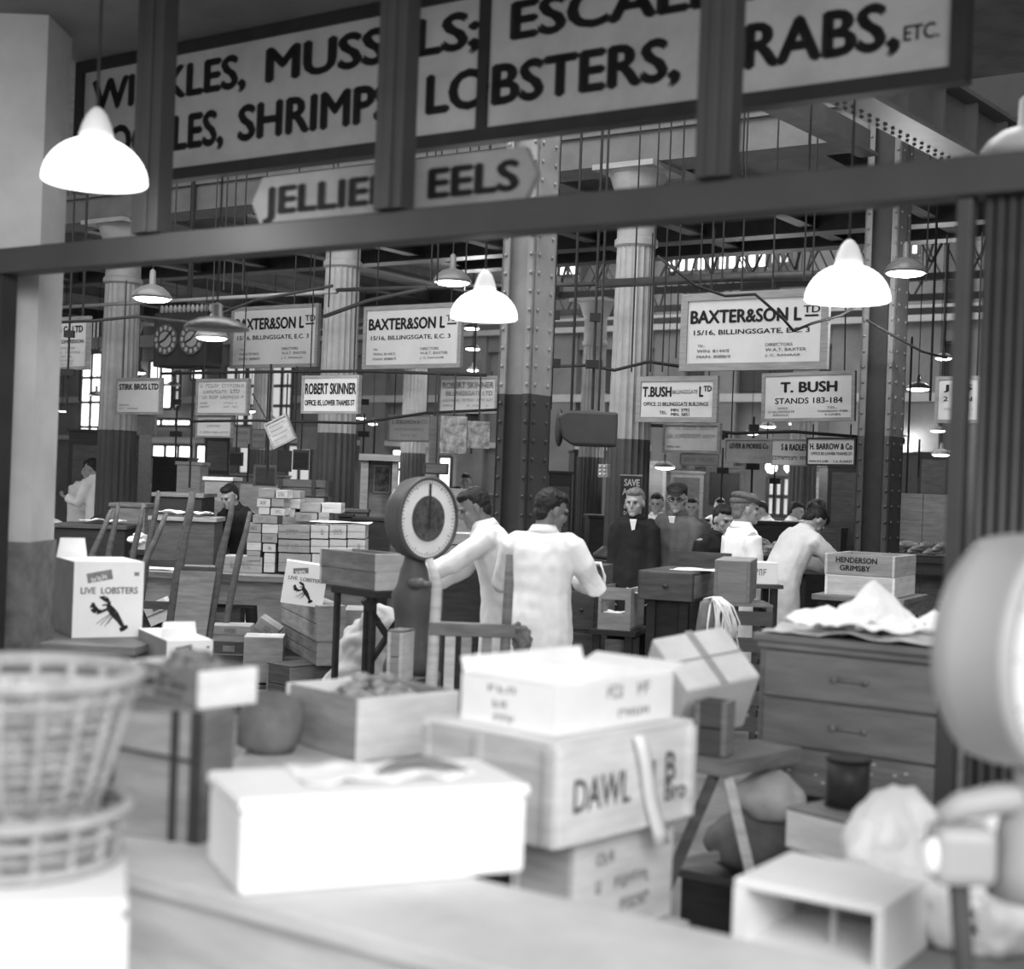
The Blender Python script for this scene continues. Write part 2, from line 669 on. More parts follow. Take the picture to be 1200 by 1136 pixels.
for wdef in ((103, 126, 415, 530, 'daypane', 2, 4), (104, 126, 330, 412, 'daypane_dim', 5, 2), (161, 174, 365, 425, 'daypane_dim', 1, 2), (160, 172, 428, 444, 'daypane', 1, 1),
             (183, 210, 424, 480, 'daypane', 2, 2), (213, 219, 436, 480, 'daypane_dim', 1, 2), (232, 246, 434, 446, 'daypane', 1, 1), (272, 296, 430, 500, 'daypane_dim', 2, 3), (298, 322, 430, 500, 'daypane_dim', 2, 3),
             (326, 350, 430, 500, 'daypane_dim', 2, 3), (158, 167, 520, 568, 'daypane', 1, 1), (171, 232, 522, 566, 'daypane', 4, 1), (238, 252, 522, 548, 'daypane', 1, 1), (180, 232, 492, 500, 'daypane', 3, 1),
             (288, 325, 523, 556, 'daypane_dim', 3, 1), (345, 372, 522, 565, 'daypane_dim', 2, 1), (404, 424, 505, 540, 'daypane_dim', 2, 2), (466, 504, 527, 575, 'daypane', 1, 2),
             (521, 536, 536, 580, 'daypane', 1, 1), (640, 684, 303, 326, 'daypane', 4, 1), (788, 834, 296, 321, 'daypane', 4, 1), (836, 905, 293, 318, 'daypane', 6, 1),
             (908, 932, 296, 312, 'daypane_dim', 3, 1), (1062, 1082, 288, 302, 'daypane', 2, 1), (478, 520, 318, 336, 'daypane', 3, 1), (300, 316, 328, 346, 'daypane', 1, 1), (1074, 1084, 560, 596, 'daypane', 1, 1),
             (780, 830, 552, 600, 'daypane_dim', 5, 2), (905, 940, 560, 605, 'daypane_dim', 4, 2), (1035, 1060, 545, 600, 'daypane_dim', 2, 2)):
    window(*wdef)

# ------------------------------------------------------------------ hall columns and gallery
FOC = Vector((1.08, 13.5, 0))                  # foot of the fluted column by the men in overcoats


def lp(x, y, z=0.0, org=FOC):
    return org + E * x + N * y + Vector((0, 0, z))


def fluted(P, zp, label, r=.21, top=4.72, ped=True):
    o = thing('column', label, 'column', P, AL, 'fluted iron columns of the hall')
    struct(o)
    fl = lambda a: 1 - .07 * abs(math.sin(a * 10))
    z0 = 1.18 if ped else .3
    MB().lathe([(r * 1.04, z0), (r, zp)], 80, mod=fl).build('shaft_lower', 'darkpaint', o)
    MB().lathe([(r, zp), (r * .9, top - .75)], 80, mod=fl).build('shaft', 'ironlight', o)
    MB().lathe([(r * .9, top - .75), (r * 1.02, top - .73), (r * 1.02, top - .68), (r * .92, top - .66), (r * .9, top - .3), (r * 1.05, top - .25), (r * 1.35, top - .08), (r * 1.5, top - .05)], 40).build('capital', 'ironlight', o)
    MB().box(-r * 1.6, r * 1.6, -r * 1.6, r * 1.6, top - .05, top).build('abacus', 'ironlight', o)
    if ped:
        b = MB().box(-.3, .3, -.3, .3, 0, 1.0)
        b.box(-.34, .34, -.34, .34, 1.0, 1.06)
        b.box(-.34, .34, -.34, .34, 0, .12)
        b.build('pedestal', 'darkpaint', o, bevel=.01)
        MB().lathe([(.29, 1.06), (.3, 1.1), (.24, 1.15), (r * 1.04, 1.18)], 40).build('base_ring', 'darkpaint', o, smooth=True)
    return o


fluted(lp(0, 0), 2.18, 'fluted iron column on a square pedestal beside the two men in overcoats', .2)
fluted(lp(-3.6, 0), 2.2, 'fluted iron column rising behind the tall pile of fish boxes', .205)
fluted(lp(-7.15, .05), 2.2, 'fluted iron column behind the small board under the double clock', .23)
fluted(lp(3.9, 0), 2.2, 'fluted iron column hidden by the folded shutter', .2)
fluted(lp(-5.2, 8.0), 2.2, 'distant fluted column seen between riveted column and near fluted column', .2, ped=False)
fluted(lp(-8.8, 8.0), 2.2, 'distant fluted column behind the middle of three matching boards', .22, ped=False)
fluted(lp(-12.4, 8.0), 2.2, 'distant fluted column below the lamp in front of the clocks', .2, ped=False)
fluted(lp(-16.2, 8.0), 2.2, 'distant fluted column beside the pale plastered pier', .22, ped=False)
fluted(lp(-1.6, 8.0), 2.2, 'distant fluted column behind the board with stand numbers', .2, ped=False)
# entablature with dentils
mb = MB().box(-16, 2.3, -.22, .22, 4.72, 5.0)
mb.box(-16, 2.3, -.27, .27, 5.0, 5.06)
mb.box(-16, 2.3, -.3, .22, 5.16, 5.24)
mb.box(-16, 2.3, -.4, .22, 5.24, 5.34)
mb.box(-16, 2.3, -.46, .22, 5.34, 5.42)
struct(gbuild(mb, 'beam_cornice', 'stonelight', FOC))
mb = MB()
for i in range(140):
    x = -16 + i * .13
    mb.box(x, x + .07, -.28, .2, 5.06, 5.16)
struct(gbuild(mb, 'trim_%d' % tn, 'stonelight', FOC))
tn += 1
# gallery floor seen from below
struct(gbuild(MB().box(-24, -6, .23, 8.2, 5.05, 5.15).box(-6, 10, .23, 5.2, 5.05, 5.15), 'ceiling_gallery', 'ceildark', FOC))
for i, x in enumerate([-20.3 + 1.45 * k for k in range(21)]):
    ye = 8.2 if x < -6 else 5.2
    j = gbuild(MB().box(x - .03, x + .03, .23, ye, 4.87, 5.05).box(x - .09, x + .09, .23, ye, 4.85, 4.875), 'beam_joist', 'stonelight' if i % 2 else 'iron', FOC)
    struct(j)
for y, xa_, xb_ in ((4.2, -24, 10), (8.2, -24, -6), (5.2, -6, 10)):
    struct(gbuild(MB().box(xa_, xb_, y - .06, y + .06, 4.82, 5.04).box(xa_, xb_, y - .14, y + .14, 4.8, 4.83), 'beam_girder', 'iron', FOC))
struct(gbuild(MB().box(2.31, 10, .1, .22, 4.85, 5.2), 'beam_edge_mask', 'frameblack', FOC))  # added black strip, masks the gallery edge brightened by the roof light
# roof trusses in the far hall: lattice girders
for y, xa_ in ((8.2, -6), (10.2, -17), (11.8, -17)):
    mb = MB().box(xa_, 10, y - .05, y + .05, 4.8, 4.9).box(xa_, 10, y - .05, y + .05, 6.3, 6.4)
    for i in range(int((10 - xa_) / .68)):
        x = xa_ + i * .68
        mb.bar((x, y, 5.05), (x + .68, y, 6.35) if i % 2 else (x + .34, y, 6.35), .03, .03, (0, 1, 0))
        mb.bar((x + .68, y, 5.05), (x, y, 6.35), .025, .025, (0, 1, 0))
    struct(gbuild(mb, 'beam_truss', 'frameblack', FOC))


# riveted iron columns
def riveted(P, label, w, zp, top, web=None, light='ironlight'):
    o = thing('column', label, 'column', P, AL, None)
    struct(o)
    h = w / 2
    for z0, z1, mat, nm in ((0, zp, 'darkpaint', 'shaft_lower'), (zp, top, light, 'shaft')):
        mb = MB()
        # two channels: flanges on the -x / +x faces, recessed web on -y / +y
        mb.box(-h, -h + .018, -h, h, z0, z1)
        mb.box(h - .018, h, -h, h, z0, z1)
        for sx in (-1, 1):
            mb.box(sx * h - (.06 if sx > 0 else 0), sx * h + (.06 if sx < 0 else 0), -h, -h + .016, z0, z1)
            mb.box(sx * h - (.06 if sx > 0 else 0), sx * h + (.06 if sx < 0 else 0), h - .016, h, z0, z1)
        mb.build(nm, mat, o)
        MB().box(-h + .02, h - .02, -h + .05, -h + .07, z0, z1).build('web', web or mat, o)
    for nm, mat, z0, z1 in (('rivets_lower', 'darkpaint', .3, zp), ('rivets', light, zp, top)):
        mb = MB()
        n = int((z1 - z0) / .125)
        for i in range(n):
            z = z0 + (i + .5) * (z1 - z0) / n
            for q in (-.3, .3):
                mb.ell((h + .002, q * w, z), (.012, .016, .016), 8, 4)
                mb.ell((-h - .002, q * w, z), (.012, .016, .016), 8, 4)
            for sx in (-1, 1):
                mb.ell((sx * (h - .03), -h - .002, z), (.014, .012, .014), 8, 4)
        mb.build(nm, mat, o, smooth=True)
    return o


def riveted_px(xc, d, w, yp, label, top, web=None):
    P = W(xc, 560, d)
    zp = W(xc, yp, d).z
    P.z = 0
    return riveted(P, label, w, zp, top, web, 'stonelight' if web else 'ironlight')


riveted_px(611, 10.0, .27, 463, 'riveted iron column, pale above and dark below, behind the two stooping men', 5.4)
riveted_px(1030, 12.0, .29, 512, 'riveted iron column beside the wooden panel and fish crates', 4.9, 'frameblack')  # web coloured black for the shade inside its open recess
# plate girder over the second riveted column, running with the side aisle
GO, GQ = W(1000, 113, 8.2), W(1127, 180, 9.48)
gz = math.atan2(-(GQ.x - GO.x), GQ.y - GO.y)
mb = MB().box(-.012, .012, -2.5, 5, 0, .33)
mb.box(-.13, .13, -2.5, 5, -.03, 0)
mb.box(-.13, .13, -2.5, 5, .33, .36)
for k in range(-4, 9):
    mb.box(-.09, .09, k * .55 - .015, k * .55 + .015, 0, .33)
    mb.bar((-.03, k * .55, .01), (-.12, k * .55, .2), .04, .04)
for k in range(-20, 45):
    for x in (-.1, -.05):
        mb.ell((x, k * .11, -.033), (.014, .014, .01), 6, 4)
    mb.ell((-.014, k * .11, .04), (.01, .014, .014), 6, 4)
    mb.ell((-.014, k * .11, .29), (.01, .014, .014), 6, 4)
struct(gbuild(mb, 'beam_plate_girder', 'greypaint', GO, rz=gz))
a = W(895, 121, 9.4)
b = W(1018, 182, 11.7)
mb = MB().bar(a, b, .16, .025).bar(a + Vector((0, 0, .1)), b + Vector((0, 0, .1)), .02, .2)
struct(mb.build('beam_brace', 'stonelight'))

# ------------------------------------------------------------------ stall front: beam, posts, sign boards
zt, zb2 = fs(600, 233)[1], fs(600, 272)[1]
s0, s1 = fs(-70)[0], fs(1290)[0]
struct(gbuild(MB().box(s0, s1, 0, .1, zb2, zt), 'beam_stall_front', 'beampaint', FO, bevel=.006))
for a, b in ((157, 187), (440, 472), (815, 856)):
    sa, sb = fs(a, 150, -.03)[0], fs(b, 150, -.03)[0]
    m = MB().box(sa, sb, -.03, .05, zt + .001, ZCE)
    m.box(sa + (sb - sa) * .35, sb - (sb - sa) * .35, -.04, -.03, zt + .001, ZCE)
    struct(gbuild(m, 'trim_%d' % tn, 'beampaint', FO, bevel=.004))
    tn += 1
sa, sb = fs(1109, 500)[0], fs(1127, 500)[0]
struct(gbuild(MB().box(sa, sb, .02, .08, 0, zb2 - .001), 'trim_%d' % tn, 'darkpaint', FO, bevel=.004))
tn += 1
sa, sb = fs(-34, 500)[0], fs(-8, 500)[0]
struct(gbuild(MB().box(sa, sb, .02, .1, 0, zb2 - .001), 'trim_%d' % tn, 'frameblack', FO))
tn += 1

OFF = .85
sg = lambda px, py: fs(px, py, OFF)
org = FO + N * OFF
x0, x1 = sg(98, 150)[0], sg(1112, 150)[0]
xm0, xm1 = sg(562, 100)[0], sg(573, 100)[0]
zA, zB = sg(440, 20)[1], sg(560, 152)[1]
o = thing('shop_sign', 'long white fascia board of black capitals listing shellfish over the stall opening', 'sign', org, AL)
MB().box(x0, xm0, 0, .03, zB, zA).build('panel', 'signgrey', o)
MB().box(xm1, x1, 0, .03, zB, zA).build('panel', 'signgrey', o)
fw = .055
mb = MB().box(x0 - fw, x1 + fw, -.02, .05, zB - fw, zB).box(x0 - fw, x1 + fw, -.02, .05, zA, zA + fw).box(x0 - fw, x0, -.02, .05, zB, zA).box(x1, x1 + fw, -.02, .05, zB, zA).box(xm0, xm1, -.02, .05, zB, zA)
mb.build('frame', 'frameblack', o)
r1 = (sg(310, 98)[1], sg(310, 57)[1])
r2 = (sg(290, 165)[1], sg(290, 122)[1])
mb = MB()
for t, a, b, r in (('WINKLES,', 108, 288, r1), ('MUSSELS;', 310, 561, r1), ('ESCALLOPS', 595, 1000, r1), ('COCKLES,', 106, 264, r2), ('SHRIMPS,', 280, 474, r2), ('LOBSTERS,', 499, 797, r2), ('CRABS,', 820, 1053, r2)):
    hh = r[1] - r[0]
    lo = r[0] - (.16 * hh if t.endswith((',', ';')) else 0)
    letters(MB(), t, sg(a, 120)[0], sg(b, 120)[0], lo, r[1], -.004, .05).build('lettering', 'ink', o)
letters(MB(), 'ETC.', sg(1059, 50)[0], sg(1101, 50)[0], r2[0] + .02, r2[0] + .075, -.004, .025).build('lettering', 'ink', o)

OFF = .07
org = FO + N * OFF
zA, zB = sg(600, 173)[1], zt + .001
x0, x1 = sg(297, 210)[0], sg(628, 210)[0]
rr = .03
poly = [(x0 + rr + .02, zB), (x1 - rr - .02, zB), (x1, zB + .09), (x1, zA - .09), (x1 - .05, zA), (x0 + .05, zA), (x0, zA - .09), (x0, zB + .09)]
o = thing('shop_sign', 'round-ended grey board with two words about eels standing on the front beam', 'sign', org, AL)
MB().prism(poly, 0, .03).build('panel', 'signdull', o)
mb = MB()
letters(mb, 'JELLIED  EELS', sg(309, 225)[0], sg(609, 225)[0], max(zB + .003, sg(595, 236)[1]), sg(595, 187)[1], -.004, .05)
mb.build('lettering', 'ink', o)

# folded shutter at the end of the opening
o = thing('folding_shutter', 'dark folded shutter of upright ribs closing the end of the stall opening', 'shutter', FO, AL)
sa, sb = fs(1137, 500)[0], fs(1265, 500)[0]
n = 9
for i in range(n):
    a = sa + (sb - sa) * i / n
    wd = (sb - sa) / n
    m = MB().prism([(0, 0), (wd * .3, 0), (wd * .5, 0), (wd, 0)], 0, .01) if False else MB()
    m.lathe([(wd * .42, 0), (wd * .42, zb2 - .002)], 10)
    k = m.build('rib', 'darkpaint', o, (a + wd / 2, .05, 0), smooth=True)
MB().box(sa, sb, .06, .075, 0, zb2 - .002).build('backing', 'frameblack', o)


# ------------------------------------------------------------------ lamps
def topz(P):
    y = (Vector((P[0], P[1], 0)) - FOC).dot(N)
    xx = (Vector((P[0], P[1], 0)) - FOC).dot(E)
    return 5.04 if -.3 < y < (8.3 if xx < -6 else 5.3) else 7.59


def glow(parent, z, watts, r=.06):
    l = bpy.data.lights.new('lamp_light', 'POINT')
    l.energy = watts
    l.shadow_soft_size = r
    q = bpy.data.objects.new('lamp_light', l)
    COL.objects.link(q)
    q.parent = parent
    q.location = (0, 0, z)


def opal_lamp(px, yb, wpx, d, ztop, label, hk=.43):
    P = W(px, yb, d)
    r = wpx / 2 / F * d
    o = thing('pendant_lamp', label, 'lamp', P)
    h = r * 2 * hk
    prof = [(r * math.cos(t) * (1 if t < 1.2 else 1), h * math.sin(t)) for t in [i * math.pi / 2 / 10 for i in range(9)]]
    prof = [(r * .97, -.006)] + prof + [(r * .3, h * 1.0)]
    MB().lathe(prof, 32).build('shade', 'opal', o, smooth=True)
    MB().lathe([(r * .34, h * .97), (r * .32, h * 1.1), (r * .27, h * 1.3), (r * .2, h * 1.5), (r * .1, h * 1.64), (r * .04, h * 1.68)], 20).build('shade_neck', 'opal_dim', o, smooth=True)
    MB().tube([(0, 0, h * 1.6), (0, 0, ztop - P.z)], .006, 6).build('cord', 'ink', o)
    glow(o, -.06, 14)
    return o


EM('opal_dim', .1, .7)
opal_lamp(111, 213, 121, 5.3, ZCE, 'lit white dome lamp hanging before the end of the shellfish fascia')
opal_lamp(567, 373, 79, 7.6, 7.6, 'lit white dome lamp hanging in front of the middle riveted column')
opal_lamp(993, 352, 99, 6.6, 7.6, 'lit white dome lamp hanging before the largest hall sign')


def tin_lamp(px, yb, wpx, d, ztop, label, tone='enamel', lit=True, group=None, hk=.36, lite=False):
    P = W(px, yb, d)
    ztop = topz(P)
    r = wpx / 2 / F * d
    o = thing('pendant_lamp', label, 'lamp', P, 0, group)
    h = r * 2 * hk
    pr = [(r, 0), (r * .98, h * .15), (r * .85, h * .45), (r * .55, h * .8), (r * .2, h * .98), (r * .17, h * 1.0), (r * .15, h * 1.9), (r * .04, h * 2.05)]
    inn = [(r * .03, h * .9), (r * .5, h * .75), (r * .82, h * .4), (r * .96, h * .05), (r * .985, 0)]
    MB().lathe(pr + [], 24).build('shade', tone, o, smooth=True)
    if lit:
        MB().ell((0, 0, -.004), (r * .9, r * .9, r * .16), 16, 6).build('bulb', 'bulb', o, smooth=True)
        glow(o, -r * .3 - .05, 48)
    MB().tube([(0, 0, h * 2), (0, 0, ztop - P.z)], .006, 5).build('cord', 'ink', o)
    return o


tin_lamp(1200, 182, 100, 5.4, 7.6, 'unlit grey enamel lamp hanging above the shutter at the edge of view', 'enamelgrey', False, hk=.34)
tin_lamp(178, 350, 47, 11.5, 7.6, 'lit enamel lamp on a thick stem just under the front beam near the pier')
tin_lamp(254, 386, 76, 7.0, 7.6, 'unlit dark blurred enamel lamp hanging in front of the double clock', 'enamel', False, hk=.2)
tin_lamp(248, 396, 40, 12.5, 7.6, 'lit enamel lamp just below the dark blurred lamp')
tin_lamp(530, 331, 46, 12, 7.6, 'lit enamel lamp above the white dome lamp on the riveted column')
tin_lamp(1061, 320, 50, 11, 7.6, 'lit enamel lamp beside the head of the lattice iron column')
for i, (x, y, wd, d, lb) in enumerate((
        (553, 385, 20, 22, 'small lit lamp, uppermost of three in a receding row behind the middle column'), (554, 409, 19, 24, 'small lit lamp, second of three in a receding row behind the middle column'),
        (554, 434, 15, 27, 'small lit lamp, lowest of three in a receding row behind the middle column'), (1106, 420, 21, 20, 'small lit lamp hanging just over the sign beyond the slim post'),
        (1076, 456, 29, 18, 'pair-wide lit lamp hanging between lattice column and slim post'), (933, 497, 19, 22, 'small lit lamp under the board with stand numbers'),
        (900, 500, 20, 22, 'small lit lamp beneath the gap between the two lower boards'), (881, 508, 18, 24, 'small lit lamp above the dull grey board'),
        (1057, 513, 13, 26, 'small lit lamp low beside the lattice column'), (1099, 505, 19, 22, 'small lit lamp under the sign beyond the slim post'),
        (1103, 533, 23, 18.4, 'lowest small lit lamp by the slim post'), (779, 548, 26, 21, 'small lit lamp over the heads of the men in overcoats'),
        (963, 556, 10, 28, 'tiny lit lamp under the small white board'), (162, 437, 19, 24, 'small lit lamp above the small board under the clock'),
        (113, 464, 19, 24, 'small lamp dark against the tall bright window'), (73, 482, 9, 24, 'tiny lit lamp close beside the pier'),
        (203, 452, 17, 24, 'small lamp dark against the bright window under the clocks'), (294, 482, 12, 24, 'tiny lamp under the first of the matching boards'),
        (317, 491, 14, 23, 'small conical lamp above the tilted board'), (423, 490, 13, 24, 'tiny lit lamp at the foot of the second matching board'), (437, 497, 12, 26, 'tiny lit lamp beyond the pile of fish boxes'),
        (812, 545, 12, 26, 'tiny grey lamp over the heads near the flat cap'))):
    tin_lamp(x, y, wd, d, 7.6, lb, 'enamelgrey' if i in (18, 21) else 'enamel', i not in (14, 16, 18, 21), hk=.3)
for x, lb in ((904, 'round white globe lamp nearer the dull grey board'), (926, 'round white globe lamp under the small white board')):
    P = W(x, 548, 24)
    o = thing('globe_lamp', lb, 'lamp', P)
    MB().ell((0, 0, 0), (.1, .1, .1), 16, 10).build('globe', 'bulb', o, smooth=True)
    MB().tube([(0, 0, .1), (0, 0, topz(P) - P.z)], .012, 6).build('stem', 'ink', o)


# ------------------------------------------------------------------ hanging signs of the hall
def sign(label, px0, px1, py0, py1, d, lines, panel='signwhite', frame='signframe', roll=0.0, ang=AL, fwpx=6, hang=None, ink='ink', small=()):
    xc = (px0 + px1) / 2
    C = W(xc, (py0 + py1) / 2, d)
    e0, e1 = onplane(C, ang, px0, (py0 + py1) / 2)[0], onplane(C, ang, px1, (py0 + py1) / 2)[0]
    zc = C.z
    hh = (py1 - py0) / 2 / F * d
    o = thing('hanging_sign', label, 'sign', C, ang, None)
    o.rotation_euler = (0, roll, ang)
    fw = fwpx / F * d
    MB().box(e0 + fw * .6, e1 - fw * .6, 0, .02, -hh + fw * .6, hh - fw * .6).build('panel', panel, o)
    mb = MB()
    mb.box(e0, e1, -.012, .035, hh - fw, hh).box(e0, e1, -.012, .035, -hh, -hh + fw).box(e0, e0 + fw, -.012, .035, -hh + fw, hh - fw).box(e1 - fw, e1, -.012, .035, -hh + fw, hh - fw)
    mb.build('frame', frame, o)
    w_, h_ = e1 - e0 - 2 * fw, 2 * hh - 2 * fw
    for lst, nm, mt in ((lines, 'lettering', ink), (small, 'small_lettering', 'inkgrey')):
        for (t, a, b, c, e_) in lst:
            letters(MB(), t, e0 + fw + a * w_, e0 + fw + b * w_, hh - fw - e_ * h_, hh - fw - c * h_, -.003, .05 if e_ - c > .15 else .022).build(nm, mt, o)
    if hang:
        for q in (.12, .88):
            x = e0 + (e1 - e0) * q
            MB().tube([(x, .012, hh - fw * .5), (x, .012, hang - zc + .35)], .007, 6).build('hanger', 'ink', o)
    return o


BX = [('BAXTER&SON L', .02, .86, .15, .37), ('TD', .87, .99, .14, .25), ('—', .88, .98, .28, .31), ('15/16, BILLINGSGATE, E.C. 3', .05, .92, .47, .56)]
BS = [('TEL:', .08, .14, .7, .74), ('WIN: 8144/5', .08, .33, .78, .83), ('MAN: 8088/9', .08, .34, .87, .92), ('DIRECTORS', .6, .8, .7, .75), ('W.A.T. BAXTER', .6, .9, .78, .83), ('J. C. RANAAR', .6, .86, .87, .92)]
sign('largest hall sign in a thick pale frame, crossed by black cables above two smaller boards', 798, 971, 341, 434, 11.5, BX, hang=6.3, small=BS, fwpx=9)
sign('framed sign before the riveted column, middle of three boards with matching wording', 426, 541, 357, 432, 15.0, BX, hang=4.6, small=BS, fwpx=5, ang=AL)
sign('framed sign beside the double clock, farthest of three boards with matching wording', 271, 373, 358, 431, 16.5, BX, hang=4.6, small=BS, fwpx=4)
sign('tall white sign partly cut off by the plastered pier', 36, 104, 372, 434, 15.5, [('S & Co LTD', .4, .93, .12, .27), ('E COMMISSION', .44, .95, .42, .5)], hang=4.6, small=[('~8', .5, .8, .58, .63), ('~10', .5, .9, .67, .72), ('~7', .5, .76, .76, .81), ('~8', .5, .82, .85, .9), ('~7', .5, .78, .93, .97)], fwpx=4)
sign('small white board with one heading line before the far fluted column', 136, 189, 443, 486, 16, [('STIRK BROS LTD', .03, .97, .1, .3)], fwpx=3, hang=3.5, small=[('~7', .05, .3, .75, .81), ('~11', .05, .5, .86, .92)])
sign('white board full of small grey lines below the lamp near the clocks', 230, 291, 444, 487, 15.5, [], fwpx=3, hang=3.5, small=[('~16', .05, .95, .08, .2), ('~9', .12, .6, .28, .38), ('LTD', .68, .86, .26, .38), ('~18', .1, .95, .46, .56), ('~6', .05, .25, .66, .72), ('~9', .55, .9, .66, .72), ('~6', .05, .25, .78, .84), ('~7', .55, .85, .78, .84)])
sign('little pale notice hung directly beneath the board of small grey lines', 230, 272, 487, 513, 15.6, [], fwpx=2, small=[('~12', .2, .8, .12, .25), ('~8', .3, .7, .42, .54), ('~22', .06, .94, .75, .87)])
sign('white board of bold black capitals in front of the fluted column behind the box pile', 354, 421, 440, 485, 14.0, [('ROBERT SKINNER', .02, .98, .15, .5), ('OFFICE: 85, LOWER THAMES ST', .02, .96, .66, .86)], fwpx=3, hang=3.6)
sign('duller white board half hidden by the riveted column', 514, 583, 441, 485, 14.95, [('ROBERT SKINNER', .03, .97, .1, .3), ('BILLINGSGATE LTD', .1, .95, .38, .52)], fwpx=3, hang=2.52, panel='signgrey', ink='inkgrey', small=[('~20', .05, .95, .62, .7), ('~6', .05, .25, .8, .86), ('~8', .5, .9, .8, .86)])
sign('dull pale board with small capitals beyond the box pile', 455, 505, 486, 518, 17.5, [('S. SOLOMON & CO', .05, .95, .15, .33)], fwpx=2, panel='signgrey', ink='inkgrey', small=[('~17', .08, .92, .5, .6), ('~7', .3, .7, .75, .85)], hang=3.4)
sign('white board of mixed bold and small capitals beside the near fluted column', 746, 841, 441, 495, 12.9, [('T.BUSH', .02, .43, .14, .44), ('L', .81, .87, .14, .44), ('TD', .87, .98, .13, .29), ('OFFICE: 23 BILLINGSGATE BUILDINGS', .04, .94, .58, .69), ('TEL:', .27, .38, .83, .92), ('MIN. 3792', .43, .69, .76, .85), ('MIN. 5851', .43, .69, .88, .97)], fwpx=6, hang=3.7, small=[('BILLINGSGATE', .44, .79, .24, .35)])
sign('white board reading stands 183-184 under the largest hall sign', 893, 1002, 436, 494, 13.0, [('T. BUSH', .18, .84, .14, .4), ('STANDS 183-184', .12, .9, .52, .66)], fwpx=4, hang=3.3, roll=-.02, small=[('OFFICE', .15, .27, .74, .79), ('23 BILLINGSGATE', .04, .35, .82, .87), ('BUILDINGS', .1, .28, .9, .95), ('TEL.', .72, .84, .74, .79), ('MANSION 4388', .62, .96, .82, .87), ('5 LINES', .7, .88, .9, .95)])
sign('dim board tucked under the white board beside the near fluted column', 777, 844, 496, 531, 13.4, [('~18', .05, .95, .02, .16), ('~24', .04, .95, .34, .5)], fwpx=3, panel='signgrey', ink='inkgrey', small=[('MIN. 583', .04, .3, .82, .9)])
sign('dull grey board above the flat cap', 849, 905, 514, 543, 14.6, [('LEVER & MORRIS Co', .08, .95, .15, .4)], fwpx=2, panel='signdull', ink='ink', small=[('~9', .6, .95, .75, .87)], hang=3.3)
sign('white board partly hidden behind the small framed white board', 904, 948, 515, 546, 13.6, [('S & RADLEY', .25, .98, .15, .42), ('~15', .02, .98, .65, .8)], fwpx=1, ink='ink')
sign('small bright white board in a thin dark frame beside the lattice column', 945, 1003, 513, 546, 13.0, [('H. BARROW & Co', .04, .96, .16, .42), ('OFFICE 85 LOWER THAMES ST', .06, .95, .52, .64), ('MAN 613 6182', .03, .45, .84, .94), ('C.A. PLUNKET', .56, .96, .84, .94)], fwpx=2, frame='frameblack', hang=2.02, roll=-.012, panel='signwhite')
sign('white board crossed by the slim upright post', 1096, 1150, 441, 496, 12.0, [('J   S', .12, .86, .12, .32), ('2   ON', .12, .86, .42, .54)], fwpx=4, hang=3.6, small=[('~6', .15, .5, .7, .76), ('~7', .6, .9, .7, .76)])
sign('small dim notice past the flat end of the tilted board', 349, 374, 500, 527, 20, [], fwpx=1, panel='signdull', small=[('~8', .1, .9, .2, .35), ('~7', .1, .9, .6, .75)])
sign('small pale notice behind the tilted board, beside its twin', 295, 314, 503, 526, 20.5, [], fwpx=1, panel='signgrey', small=[('~6', .1, .9, .2, .4), ('~7', .1, .9, .6, .75)])
sign('small pale notice next to the one hung beneath the small grey lines', 272, 294, 500, 525, 20, [], fwpx=1, panel='signgrey', small=[('~7', .1, .9, .2, .35), ('~6', .1, .9, .6, .75)])
sign('dim long board over the far white doorway', 150, 182, 488, 510, 22, [], fwpx=1, panel='signdull', small=[('~9', .05, .95, .3, .7)])
sign('pale strip notice low under the dim tucked board', 797, 843, 532, 546, 19, [], fwpx=1, panel='signgrey', small=[('~5', .1, .4, .3, .7), ('~7', .5, .9, .3, .7)])

# tilted board
C = W(328, 506, 13.5)
o = thing('hanging_board', 'worn wooden board hanging askew by one corner from a thin rod', 'board', C, AL)
o.rotation_euler = (0, -.45, -.3)
MB().box(-.11, .11, 0, .02, -.12, .12).build('panel', 'woodmid', o)
MB().box(-.125, .125, -.01, .03, .11, .13).box(-.125, .125, -.01, .03, -.13, -.11).box(-.125, -.11, -.01, .03, -.11, .11).box(.11, .125, -.01, .03, -.11, .11).build('frame', 'woodgrey', o)
mb = MB()
for k in range(4):
    mb.box(-.09, .08 - .03 * (k % 2), -.002, 0, .07 - k * .045, .085 - k * .045)
mb.build('faded_print', 'signdull', o)
MB().tube([(-.08, .01, .13), (-.12, .01, .45)], .008, 6).build('hanger', 'ink', o)

